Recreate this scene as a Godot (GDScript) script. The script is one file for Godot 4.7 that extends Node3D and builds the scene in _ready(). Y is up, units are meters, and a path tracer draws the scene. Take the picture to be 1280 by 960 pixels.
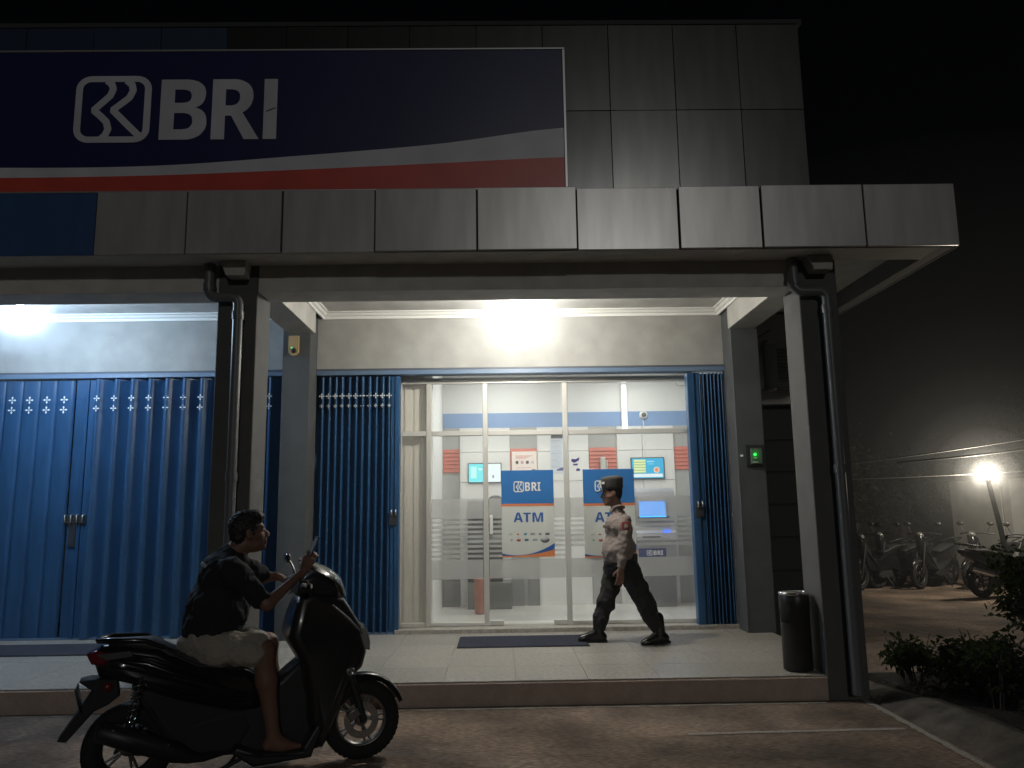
extends Node3D

# ------------------------------------------------------------------ mesh helpers
class MB:
	var st := SurfaceTool.new()
	var any := false
	func _init():
		st.begin(Mesh.PRIMITIVE_TRIANGLES)
		st.set_smooth_group(-1)
	func smooth(g: int):
		st.set_smooth_group(g)
	func tri(a: Vector3, b: Vector3, c: Vector3):
		any = true
		st.add_vertex(a); st.add_vertex(b); st.add_vertex(c)
	func quad(a: Vector3, b: Vector3, c: Vector3, d: Vector3):
		tri(a, b, c); tri(a, c, d)
	func face(p: Array, out: Vector3):
		var n: Vector3 = (p[2] - p[0]).cross(p[1] - p[0])
		if n.dot(out) < 0.0:
			p = p.duplicate(); p.reverse()
		for i in range(1, p.size() - 1):
			tri(p[0], p[i], p[i + 1])
	func box(c: Vector3, s: Vector3, bev := 0.0, b := Basis.IDENTITY):
		var h := s * 0.5
		var e := minf(bev, minf(h.x, minf(h.y, h.z)) * 0.9)
		st.set_smooth_group(-1)
		for ax in 3:
			var u := (ax + 1) % 3
			var v := (ax + 2) % 3
			for sg in [-1.0, 1.0]:
				var pts := []
				for q in [[-1, -1], [1, -1], [1, 1], [-1, 1]]:
					var p := Vector3.ZERO
					p[ax] = sg * h[ax]; p[u] = q[0] * (h[u] - e); p[v] = q[1] * (h[v] - e)
					pts.append(c + b * p)
				var o := Vector3.ZERO
				o[ax] = sg
				face(pts, b * o)
		if e <= 0.0:
			return
		for ax in 3:
			var u := (ax + 1) % 3
			var v := (ax + 2) % 3
			for su in [-1.0, 1.0]:
				for sv in [-1.0, 1.0]:
					var pts := []
					for q in [[-1, 0], [1, 0], [1, 1], [-1, 1]]:
						var p := Vector3.ZERO
						p[ax] = q[0] * (h[ax] - e)
						p[u] = su * (h[u] - (e if q[1] == 0 else 0.0)); p[v] = sv * (h[v] - (0.0 if q[1] == 0 else e))
						pts.append(c + b * p)
					var o := Vector3.ZERO
					o[u] = su; o[v] = sv
					face(pts, b * o)
		for sx in [-1.0, 1.0]:
			for sy in [-1.0, 1.0]:
				for sz in [-1.0, 1.0]:
					var g := Vector3(sx, sy, sz)
					face([c + b * (g * (h - Vector3(0, e, e))), c + b * (g * (h - Vector3(e, 0, e))), c + b * (g * (h - Vector3(e, e, 0)))], b * g)
	func span(lo: Vector3, hi: Vector3, bev := 0.0):
		box((lo + hi) * 0.5, (hi - lo).abs(), bev)
	func tube(path: Array, r, seg := 8, caps := true, flat := 1.0):
		var rings := []
		var up := Vector3.UP
		for i in path.size():
			var d: Vector3 = (path[mini(i + 1, path.size() - 1)] - path[maxi(i - 1, 0)]).normalized()
			if absf(d.dot(up)) > 0.95:
				up = Vector3.RIGHT if absf(d.x) < 0.9 else Vector3.BACK
			var s := d.cross(up).normalized()
			var t := s.cross(d).normalized()
			up = t
			var ri: float = r[i] if r is Array else r
			var ring := []
			for k in seg:
				var a := TAU * k / seg
				ring.append(path[i] + (s * cos(a) + t * sin(a) * flat) * ri)
			rings.append(ring)
		st.set_smooth_group(1)
		for i in path.size() - 1:
			for k in seg:
				var k2 := (k + 1) % seg
				quad(rings[i][k], rings[i][k2], rings[i + 1][k2], rings[i + 1][k])
		if caps:
			st.set_smooth_group(-1)
			var e := path.size() - 1
			face(rings[0], path[0] - path[1])
			face(rings[e], path[e] - path[e - 1])
	# profile of (radius, height) pairs about a local Y axis
	func lathe(prof: Array, seg: int, xf := Transform3D.IDENTITY, from := 0.0, to := TAU):
		st.set_smooth_group(2)
		var full := absf(to - from - TAU) < 0.001
		for i in prof.size() - 1:
			var p: Vector2 = prof[i]
			var q: Vector2 = prof[i + 1]
			for k in seg:
				var a := from + (to - from) * k / seg
				var b := from + (to - from) * (k + 1) / seg
				if full and k == seg - 1:
					b = from
				var A := xf * Vector3(cos(a) * p.x, p.y, sin(a) * p.x)
				var B := xf * Vector3(cos(b) * p.x, p.y, sin(b) * p.x)
				var C := xf * Vector3(cos(b) * q.x, q.y, sin(b) * q.x)
				var D := xf * Vector3(cos(a) * q.x, q.y, sin(a) * q.x)
				if p.x > 0.0001:
					tri(A, B, C)
				if q.x > 0.0001:
					tri(A, C, D)
	func prism(poly: PackedVector2Array, z0: float, z1: float, xf := Transform3D.IDENTITY):
		st.set_smooth_group(-1)
		var idx := Geometry2D.triangulate_polygon(poly)
		for z in [z0, z1]:
			var o := Vector3(0, 0, 1) if z == maxf(z0, z1) else Vector3(0, 0, -1)
			for i in range(0, idx.size(), 3):
				face([xf * Vector3(poly[idx[i]].x, poly[idx[i]].y, z), xf * Vector3(poly[idx[i + 1]].x, poly[idx[i + 1]].y, z), xf * Vector3(poly[idx[i + 2]].x, poly[idx[i + 2]].y, z)], xf.basis * o)
		var cw := Geometry2D.is_polygon_clockwise(poly)
		for i in poly.size():
			var a := poly[i]
			var b := poly[(i + 1) % poly.size()]
			var n := Vector3(b.y - a.y, a.x - b.x, 0) * (-1.0 if cw else 1.0)
			face([xf * Vector3(a.x, a.y, z0), xf * Vector3(b.x, b.y, z0), xf * Vector3(b.x, b.y, z1), xf * Vector3(a.x, a.y, z1)], xf.basis * n)
	# body panel: a side outline in x,y with its own half width at each point and a rounded rim
	func slab(poly: PackedVector2Array, half: Callable, r: float, xf := Transform3D.IDENTITY, steps := 3):
		var n := poly.size()
		var cw := Geometry2D.is_polygon_clockwise(poly)
		var inw := []
		for i in n:
			var d1 := (poly[i] - poly[(i + n - 1) % n]).normalized()
			var d2 := (poly[(i + 1) % n] - poly[i]).normalized()
			var m := (Vector2(-d1.y, d1.x) + Vector2(-d2.y, d2.x)).normalized()
			inw.append(m * (-1.0 if cw else 1.0))
		var loops := []
		for sgn in [-1.0, 1.0]:
			for k in steps + 1:
				var a := PI * 0.5 * (k if sgn < 0 else steps - k) / steps
				var loop := []
				for i in n:
					var p: Vector2 = poly[i] + inw[i] * r * (1.0 - sin(a))
					var w: float = maxf(half.call(poly[i]) - r * (1.0 - cos(a)), 0.003)
					loop.append(xf * Vector3(p.x, p.y, sgn * w))
				loops.append(loop)
		st.set_smooth_group(3)
		for l in loops.size() - 1:
			for i in n:
				var j := (i + 1) % n
				if cw:
					quad(loops[l][i], loops[l][j], loops[l + 1][j], loops[l + 1][i])
				else:
					quad(loops[l][j], loops[l][i], loops[l + 1][i], loops[l + 1][j])
		st.set_smooth_group(4)
		var idx := Geometry2D.triangulate_polygon(poly)
		for e in [0, loops.size() - 1]:
			var o := xf.basis * Vector3(0, 0, -1.0 if e == 0 else 1.0)
			for i in range(0, idx.size(), 3):
				face([loops[e][idx[i]], loops[e][idx[i + 1]], loops[e][idx[i + 2]]], o)
	func ring(outer: Array, inner: Array, z: float, dz: float, xf := Transform3D.IDENTITY):
		st.set_smooth_group(-1)
		var n := outer.size()
		for i in n:
			var j := (i + 1) % n
			var a := Vector3(outer[i].x, outer[i].y, z + dz)
			var b := Vector3(outer[j].x, outer[j].y, z + dz)
			var c := Vector3(inner[j].x, inner[j].y, z + dz)
			var d := Vector3(inner[i].x, inner[i].y, z + dz)
			face([xf * a, xf * b, xf * c, xf * d], xf.basis * Vector3(0, 0, 1))
			var bk := Vector3(0, 0, -dz)
			face([xf * a, xf * b, xf * (b + bk), xf * (a + bk)], xf.basis * (a + b))
	func done() -> ArrayMesh:
		st.generate_normals()
		return st.commit()


# smooth union of tapered capsules and ellipsoids, meshed as surface nets
class Arr:
	var v := PackedVector3Array()
	var i := PackedInt32Array()
	func to_mesh() -> ArrayMesh:
		var n := PackedVector3Array()
		n.resize(v.size())
		for t in range(0, i.size(), 3):
			var c := (v[i[t + 2]] - v[i[t]]).cross(v[i[t + 1]] - v[i[t]])
			for k in 3:
				n[i[t + k]] += c
		for k in n.size():
			n[k] = n[k].normalized()
		var a := []
		a.resize(Mesh.ARRAY_MAX)
		a[Mesh.ARRAY_VERTEX] = v
		a[Mesh.ARRAY_NORMAL] = n
		a[Mesh.ARRAY_INDEX] = i
		var m := ArrayMesh.new()
		m.add_surface_from_arrays(Mesh.PRIMITIVE_TRIANGLES, a)
		return m
	func ruffle(fr: float, amp: float, sd: int):
		var no := FastNoiseLite.new()
		no.seed = sd; no.frequency = fr; no.fractal_octaves = 3
		for k in v.size():
			v[k] += Vector3(no.get_noise_3dv(v[k]), 0.6 * no.get_noise_3dv(v[k] + Vector3(7, 3, 1)), no.get_noise_3dv(v[k] + Vector3(1, 9, 4))) * amp


class Field:
	var o: Vector3
	var h: float
	var n: Vector3i
	var acc := PackedFloat32Array()
	var mark := PackedByteArray()
	var cand := PackedInt32Array()
	var k: float
	func _init(lo: Vector3, hi: Vector3, cell: float, kk := 80.0):
		o = lo; h = cell; k = kk
		n = Vector3i(((hi - lo) / cell).ceil()) + Vector3i.ONE
		acc.resize(n.x * n.y * n.z)
		mark.resize(acc.size())
	func cap(a: Vector3, b: Vector3, ra: float, rb: float):
		var m := 0.07 + maxf(ra, rb)
		var lo := Vector3i(((a.min(b) - Vector3(m, m, m) - o) / h).floor()).clamp(Vector3i.ZERO, n - Vector3i.ONE)
		var hi := Vector3i(((a.max(b) + Vector3(m, m, m) - o) / h).ceil()).clamp(Vector3i.ZERO, n - Vector3i.ONE)
		var ab := b - a
		var l2 := maxf(ab.length_squared(), 1e-9)
		var near := 3.0 * h + 0.025
		for z in range(lo.z, hi.z + 1):
			for y in range(lo.y, hi.y + 1):
				var at := (z * n.y + y) * n.x
				for x in range(lo.x, hi.x + 1):
					var p := o + Vector3(x, y, z) * h - a
					var t := clampf(p.dot(ab) / l2, 0.0, 1.0)
					var d := (p - ab * t).length() - lerpf(ra, rb, t)
					if d < 0.07:
						acc[at + x] += exp(-k * maxf(d, -0.12))
						if d < near and d > -near and mark[at + x] == 0:
							mark[at + x] = 1
							cand.append(at + x)
	func ell(c: Vector3, r: Vector3, bs := Basis.IDENTITY):
		var big := maxf(r.x, maxf(r.y, r.z))
		var m := big + 0.07
		var lo := Vector3i(((c - Vector3(m, m, m) - o) / h).floor()).clamp(Vector3i.ZERO, n - Vector3i.ONE)
		var hi := Vector3i(((c + Vector3(m, m, m) - o) / h).ceil()).clamp(Vector3i.ZERO, n - Vector3i.ONE)
		var inv := bs.transposed()
		var near := 3.0 * h + 0.025
		for z in range(lo.z, hi.z + 1):
			for y in range(lo.y, hi.y + 1):
				var at := (z * n.y + y) * n.x
				for x in range(lo.x, hi.x + 1):
					var p := inv * (o + Vector3(x, y, z) * h - c)
					var q := (p / r).length()
					var g := (p / (r * r)).length()
					var d := q * (q - 1.0) / maxf(g, 1e-6) if q > 0.05 else -0.12
					if d < 0.07:
						acc[at + x] += exp(-k * maxf(d, -0.12))
						if d < near and d > -near and mark[at + x] == 0:
							mark[at + x] = 1
							cand.append(at + x)
	func net(out: Arr):
		var sx := 1
		var sy := n.x
		var sz := n.x * n.y
		var off := [0, sx, sy, sx + sy, sz, sx + sz, sy + sz, sx + sy + sz]
		var cor := [Vector3(0, 0, 0), Vector3(1, 0, 0), Vector3(0, 1, 0), Vector3(1, 1, 0), Vector3(0, 0, 1), Vector3(1, 0, 1), Vector3(0, 1, 1), Vector3(1, 1, 1)]
		var edges := [[0, 1], [2, 3], [4, 5], [6, 7], [0, 2], [1, 3], [4, 6], [5, 7], [0, 4], [1, 5], [2, 6], [3, 7]]
		var vid := {}
		for c in cand:
			var x := c % n.x
			var y := (c / n.x) % n.y
			var z := c / sz
			if x >= n.x - 1 or y >= n.y - 1 or z >= n.z - 1:
				continue
			var inside := 0
			for q in 8:
				if acc[c + off[q]] > 1.0:
					inside += 1
			if inside == 0 or inside == 8:
				continue
			var s := Vector3.ZERO
			var cnt := 0
			for e in edges:
				var fa := log(maxf(acc[c + off[e[0]]], 1e-6))
				var fb := log(maxf(acc[c + off[e[1]]], 1e-6))
				if (fa > 0.0) != (fb > 0.0):
					s += cor[e[0]].lerp(cor[e[1]], fa / (fa - fb))
					cnt += 1
			vid[c] = out.v.size()
			out.v.append(o + (Vector3(x, y, z) + s / cnt) * h)
		for c in vid:
			var ia := acc[c] > 1.0
			for ax in 3:
				var st: int = [sx, sy, sz][ax]
				if (acc[c + st] > 1.0) == ia:
					continue
				var u: int = [sy, sz, sx][ax]
				var w: int = [sz, sx, sy][ax]
				if vid.has(c - u) and vid.has(c - w) and vid.has(c - u - w):
					var q := [vid[c], vid[c - u], vid[c - u - w], vid[c - w]]
					if not ia:
						q.reverse()
					out.i.append_array(PackedInt32Array([q[0], q[2], q[1], q[0], q[3], q[2]]))


# ------------------------------------------------------------------ naming and tagging
var used := {}

func numbered(parent: Node, called: String) -> String:
	var key := str(parent.get_instance_id()) + "/" + called
	var c: int = used.get(key, 0)
	used[key] = c + 1
	return called if c == 0 else "%s_%03d" % [called, c]

func tag(o: Node, label: String, category: String, group := "", kind := ""):
	if label: o.set_meta("label", label)
	if category: o.set_meta("category", category)
	if group: o.set_meta("group", group)
	if kind: o.set_meta("kind", kind)

func thing(called: String, label: String, category: String, at := Vector3.ZERO, turn := 0.0, group := "") -> Node3D:
	var o := Node3D.new()
	o.name = numbered(self, called)
	add_child(o, true)
	o.position = at
	o.rotation.y = turn
	tag(o, label, category, group)
	return o

func part(parent: Node3D, called: String, mesh: Mesh, m: Material, at := Vector3.ZERO, label := "") -> MeshInstance3D:
	var o := MeshInstance3D.new()
	o.name = numbered(parent, called)
	o.mesh = mesh
	o.material_override = m
	parent.add_child(o, true)
	o.position = at
	if label: o.set_meta("label", label)
	return o

func copy(o: Node3D, label: String, at: Vector3, turn: float) -> Node3D:
	var base := String(o.name).trim_suffix("_000")
	var c: Node3D = o.duplicate()
	c.name = numbered(self, base)
	add_child(c, true)
	c.position = at
	c.rotation.y = turn
	c.set_meta("label", label)
	return c

func boxm(lo: Vector3, hi: Vector3, bev := 0.0) -> ArrayMesh:
	var b := MB.new()
	b.span(lo, hi, bev)
	return b.done()

# ------------------------------------------------------------------ materials
var T := {}

func noise_tex(fr: float, lo: float, hi: float, sd: int, oct := 4, kind := FastNoiseLite.TYPE_SIMPLEX_SMOOTH, size := 512) -> NoiseTexture2D:
	var f := FastNoiseLite.new()
	f.noise_type = kind
	f.frequency = fr
	f.seed = sd
	f.fractal_octaves = oct
	var t := NoiseTexture2D.new()
	t.width = size; t.height = size
	t.seamless = true
	t.noise = f
	var g := Gradient.new()
	g.set_color(0, Color(lo, lo, lo)); g.set_color(1, Color(hi, hi, hi))
	t.color_ramp = g
	return t

func mat(c: Color, rough := 0.7, metal := 0.0, tex := "", scale := 1.0, bump := "", bs := 0.0, bscale := 0.0) -> StandardMaterial3D:
	var m := StandardMaterial3D.new()
	m.albedo_color = c.linear_to_srgb()
	m.roughness = rough
	m.metallic = metal
	if tex or bump:
		m.uv1_triplanar = true
		m.uv1_world_triplanar = true
		m.uv1_scale = Vector3.ONE * scale
	if tex:
		m.albedo_texture = T[tex]
	if bump:
		m.heightmap_enabled = true
		m.heightmap_texture = T[bump]
		m.heightmap_scale = bs
	return m

func glow(c: Color, e: float) -> StandardMaterial3D:
	var m := StandardMaterial3D.new()
	m.albedo_color = Color(0.02, 0.02, 0.02)
	m.emission_enabled = true
	m.emission = c.linear_to_srgb()
	m.emission_energy_multiplier = e
	return m

func glass(alpha: float, c := Color(1, 1, 1), rough := 0.02) -> StandardMaterial3D:
	var m := StandardMaterial3D.new()
	m.albedo_color = Color(c.r, c.g, c.b, alpha)
	m.transparency = BaseMaterial3D.TRANSPARENCY_ALPHA
	m.roughness = rough
	m.metallic_specular = 0.5
	return m

func text_mesh(s: String, w: float, hgt: float, depth: float) -> ArrayMesh:
	# lettering scaled to an exact width and height, centred on its origin
	var f := SystemFont.new()
	f.font_names = PackedStringArray(["Droid Sans"])
	f.font_weight = 700
	var t := TextMesh.new()
	t.font = f
	t.text = s
	t.font_size = 64
	t.depth = 0.1
	t.pixel_size = 0.01
	t.curve_step = 1.0
	var bb := t.get_aabb()
	var xf := Transform3D(Basis.from_scale(Vector3(w / bb.size.x, hgt / bb.size.y, depth / bb.size.z)), Vector3.ZERO)
	xf.origin = -(xf.basis * bb.get_center())
	var st := SurfaceTool.new()
	st.begin(Mesh.PRIMITIVE_TRIANGLES)
	for k in t.get_surface_count():
		st.append_from(t, k, xf)
	return st.commit()

func emblem_mesh(w: float, h: float, depth: float) -> ArrayMesh:
	# the rounded square with the two nested ribbons
	var b := MB.new()
	var outer := []
	var inner := []
	var th := 0.09
	for cor in 4:
		for k in 7:
			var a := PI * 0.5 * (cor + k / 6.0)
			var cx := (0.5 - 0.2) * (1 if cor == 0 or cor == 3 else -1)
			var cy := (0.5 - 0.2) * (1 if cor < 2 else -1)
			outer.append(Vector2((cx + 0.2 * cos(a)) * w, (cy + 0.2 * sin(a)) * h))
			inner.append(Vector2((cx + (0.2 - th) * cos(a)) * w, (cy + (0.2 - th) * sin(a)) * h))
	b.ring(outer, inner, -depth * 0.5, depth)
	var A := [[.40, .93], [.465, .88], [.49, .80], [.455, .70], [.36, .60], [.25, .485], [.34, .40], [.425, .31], [.455, .20], [.42, .11], [.36, .05]]
	var B := [[.66, .93], [.735, .87], [.755, .78], [.71, .67], [.61, .58], [.50, .485], [.68, .29], [.90, .06]]
	for L in [A, B]:
		var pl := PackedVector2Array()
		for p in L:
			pl.append(Vector2((p[0] - 0.5) * w, (p[1] - 0.5) * h))
		for poly in Geometry2D.offset_polyline(pl, 0.046 * w, Geometry2D.JOIN_ROUND, Geometry2D.END_BUTT):
			b.prism(poly, -depth * 0.4, depth * 0.44)
	return b.done()

func picture(w: float, h: float, tex: Texture2D, emit := 0.0, rough := 0.5) -> Array:
	var q := QuadMesh.new()
	q.size = Vector2(w, h)
	var m := StandardMaterial3D.new()
	m.roughness = rough
	if emit > 0.0:
		m.albedo_color = Color(0.02, 0.02, 0.02)
		m.emission_enabled = true
		m.emission = Color.WHITE
		m.emission_operator = BaseMaterial3D.EMISSION_OP_MULTIPLY
		m.emission_texture = tex
		m.emission_energy_multiplier = emit
	else:
		m.albedo_texture = tex
	return [q, m]

# ------------------------------------------------------------------ shared materials
var M := {}

func make_materials():
	T.fine = noise_tex(0.05, 0.78, 1.0, 11, 4)
	T.coarse = noise_tex(0.012, 0.90, 1.0, 12, 5)
	T.blotch = noise_tex(0.008, 0.45, 1.0, 13, 6, FastNoiseLite.TYPE_PERLIN, 1024)
	T.patch = noise_tex(0.009, 0.42, 1.0, 21, 8, FastNoiseLite.TYPE_PERLIN, 1024)
	T.streak = noise_tex(0.014, 0.85, 1.0, 31, 5)
	T.grit = noise_tex(0.03, 0.55, 1.0, 32, 7, FastNoiseLite.TYPE_SIMPLEX_SMOOTH, 1024)
	T.grain = noise_tex(0.12, 0.0, 1.0, 14, 3)
	T.lump = noise_tex(0.03, 0.0, 1.0, 15, 5, FastNoiseLite.TYPE_SIMPLEX_SMOOTH, 1024)
	M.wall = mat(Color(.36, .355, .335), .85, 0, "coarse", .45, "grain", .05)
	M.ceiling = mat(Color(.60, .585, .555), .9, 0, "coarse", .5)
	M.moulding = mat(Color(.74, .735, .70), .7)
	M.column = mat(Color(.098, .097, .095), .75, 0, "coarse", .5, "grain", .05)
	M.pillar = mat(Color(.085, .09, .092), .75, 0, "coarse", .5, "grain", .05)
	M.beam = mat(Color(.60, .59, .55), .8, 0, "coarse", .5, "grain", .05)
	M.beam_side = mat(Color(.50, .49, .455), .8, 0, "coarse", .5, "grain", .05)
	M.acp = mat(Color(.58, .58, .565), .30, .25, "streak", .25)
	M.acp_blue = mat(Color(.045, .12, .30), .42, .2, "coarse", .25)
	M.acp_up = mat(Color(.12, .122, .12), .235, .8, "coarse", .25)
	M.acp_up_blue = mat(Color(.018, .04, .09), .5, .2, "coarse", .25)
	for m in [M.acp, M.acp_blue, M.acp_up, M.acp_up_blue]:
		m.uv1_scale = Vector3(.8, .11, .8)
	M.joint = mat(Color(.03, .03, .03), .9)
	M.tile = [mat(Color(.42, .39, .345), .42, 0, "fine", .7), mat(Color(.44, .41, .36), .40, 0, "fine", .6), mat(Color(.395, .37, .325), .45, 0, "fine", .8)]
	M.grout = mat(Color(.33, .31, .27), .9)
	M.step = mat(Color(.46, .36, .305), .9, 0, "coarse", .9, "lump", .4)
	M.ground = mat(Color(.62, .45, .335), .95, 0, "patch", .13, "lump", 2.0)
	M.ground.detail_enabled = true
	M.ground.detail_albedo = T.grit
	M.ground.detail_blend_mode = BaseMaterial3D.BLEND_MODE_MUL
	M.ground.detail_uv_layer = BaseMaterial3D.DETAIL_UV_2
	M.ground.uv2_triplanar = true
	M.ground.uv2_world_triplanar = true
	M.ground.uv2_scale = Vector3(.42, .42, 1.3)
	M.soil = mat(Color(.04, .032, .024), 1.0, 0, "blotch", .9, "lump", 3.0)
	M.kerb = mat(Color(.19, .165, .14), .9, 0, "blotch", .7, "lump", .5)
	M.line = mat(Color(.56, .52, .46), .85, 0, "grit", 1.6)
	M.gate = mat(Color(.029, .092, .205), .36, 0, "streak", .5)
	M.gate.uv1_scale = Vector3(1.1, .16, 1.1)
	M.gate.metallic_specular = .4
	M.gate_track = mat(Color(.11, .17, .26), .5)
	M.hole_light = mat(Color(.75, .78, .8), .6)  # white colour stands in for room light showing through the gate holes
	M.steel = mat(Color(.55, .55, .55), .3, .9)
	M.chrome = mat(Color(.75, .75, .75), .12, 1.0)
	M.alu = mat(Color(.62, .61, .57), .4, .35)
	M.white = mat(Color(.76, .76, .74), .6)
	M.room = mat(Color(.80, .80, .78), .7)
	M.cream = mat(Color(.66, .635, .55), .7)
	M.gray = mat(Color(.42, .425, .41), .6)
	M.band = mat(Color(.20, .34, .60), .6)
	M.red = mat(Color(.58, .16, .11), .6)
	M.room_tile = mat(Color(.66, .64, .60), .3)
	M.black = mat(Color(.012, .012, .013), .35)
	M.dull = mat(Color(.018, .018, .019), .75)
	M.rubber = mat(Color(.014, .013, .013), .85)
	M.pipe = mat(Color(.13, .135, .14), .4)
	M.gloss = mat(Color(.008, .008, .009), .22)
	M.gloss.clearcoat_enabled = true
	M.gloss.clearcoat = .6
	M.gloss.clearcoat_roughness = .08
	M.satin = mat(Color(.02, .02, .022), .45)
	M.alloy = mat(Color(.26, .25, .24), .35, .8)
	M.leaf = mat(Color(.014, .017, .009), .7)
	M.leaf.metallic_specular = .2
	M.leaf.backlight_enabled = true
	M.leaf.backlight = Color(.25, .3, .15)
	M.leaf_far = mat(Color(.02, .026, .012), .7)
	M.bark = mat(Color(.06, .05, .04), .95)
	M.skin = mat(Color(.19, .10, .07), .55)
	M.hair = mat(Color(.01, .009, .009), .6)
	M.sign_blue = mat(Color(.014, .022, .105), .33, 0, "coarse", .3)
	M.sign_white = mat(Color(.78, .78, .85), .36, 0, "coarse", .3)
	M.sign_orange = mat(Color(.76, .095, .065), .36, 0, "coarse", .3)
	M.pane = glass(.06)

# ------------------------------------------------------------------ start
const SHUT := -9.35
var rng := RandomNumberGenerator.new()

func _ready():
	rng.seed = 5
	# camera: a phone held at 1.6 m, tilted up 9 degrees, turned a little right
	var cam := Camera3D.new()
	cam.name = "camera"
	cam.fov = rad_to_deg(2.0 * atan(480.0 / 980.0))
	cam.near = 0.1
	cam.far = 400.0
	cam.transform = Transform3D(Basis(Vector3(.99981164, -.01452944, .01286817), Vector3(.0123228, .98744456, .15748456), Vector3(-.01499476, -.15729633, .9874376)).orthonormalized(), Vector3(0, 1.6, 0))
	add_child(cam)
	cam.current = true
	# night sky
	var env := Environment.new()
	env.background_mode = Environment.BG_SKY
	env.tonemap_mode = Environment.TONE_MAPPER_LINEAR
	env.tonemap_exposure = 1.0
	env.sdfgi_enabled = true
	env.ssao_enabled = true
	env.ssil_enabled = true
	var sky := ProceduralSkyMaterial.new()
	sky.sky_top_color = Color(.30, .34, .42)
	sky.sky_horizon_color = Color(.34, .34, .36)
	sky.ground_bottom_color = Color(.2, .2, .2)
	sky.ground_horizon_color = Color(.3, .3, .3)
	env.sky = Sky.new()
	env.sky.sky_material = sky
	env.background_energy_multiplier = 0.005
	env.fog_enabled = true
	env.fog_density = 0.0012
	env.volumetric_fog_enabled = true
	env.volumetric_fog_density = 0.0
	env.fog_light_color = Color(.9, .92, .95)
	var we := WorldEnvironment.new()
	we.name = "environment"
	we.environment = env
	add_child(we)
	# faint directional light standing in for an unseen street light behind the camera
	var distant_light := DirectionalLight3D.new()
	distant_light.name = "distant_street_light"
	distant_light.light_energy = 0.06
	distant_light.light_angular_distance = 2.0
	distant_light.light_color = Color(1.0, .992, .975)
	distant_light.shadow_enabled = true
	distant_light.look_at_from_position(Vector3(.95, 1.92, 6.4), Vector3.ZERO)
	distant_light.sky_mode = DirectionalLight3D.SKY_MODE_LIGHT_ONLY
	add_child(distant_light)
	make_materials()
	setting()
	building()
	gates()
	shopfront()
	room()
	signboard()
	fittings()
	far_side()
	plants()
	scooter()
	rider()
	officer()

func omni(parent: Node3D, at: Vector3, e: float, c: Color, size: float):
	var l := OmniLight3D.new()
	l.name = "light"
	l.light_energy = e
	l.light_color = c
	l.light_size = size
	l.omni_range = 60.0
	l.omni_attenuation = 2.0
	l.shadow_enabled = true
	parent.add_child(l, true)
	l.position = at

func area(parent: Node3D, at: Vector3, size: Vector2, e: float, c: Color, rot: Vector3):
	var l := AreaLight3D.new()
	l.name = "light"
	l.area_size = size
	l.light_energy = e
	l.light_color = c
	l.area_range = 30.0
	l.shadow_enabled = true
	parent.add_child(l, true)
	l.position = at
	l.rotation = rot

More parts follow.
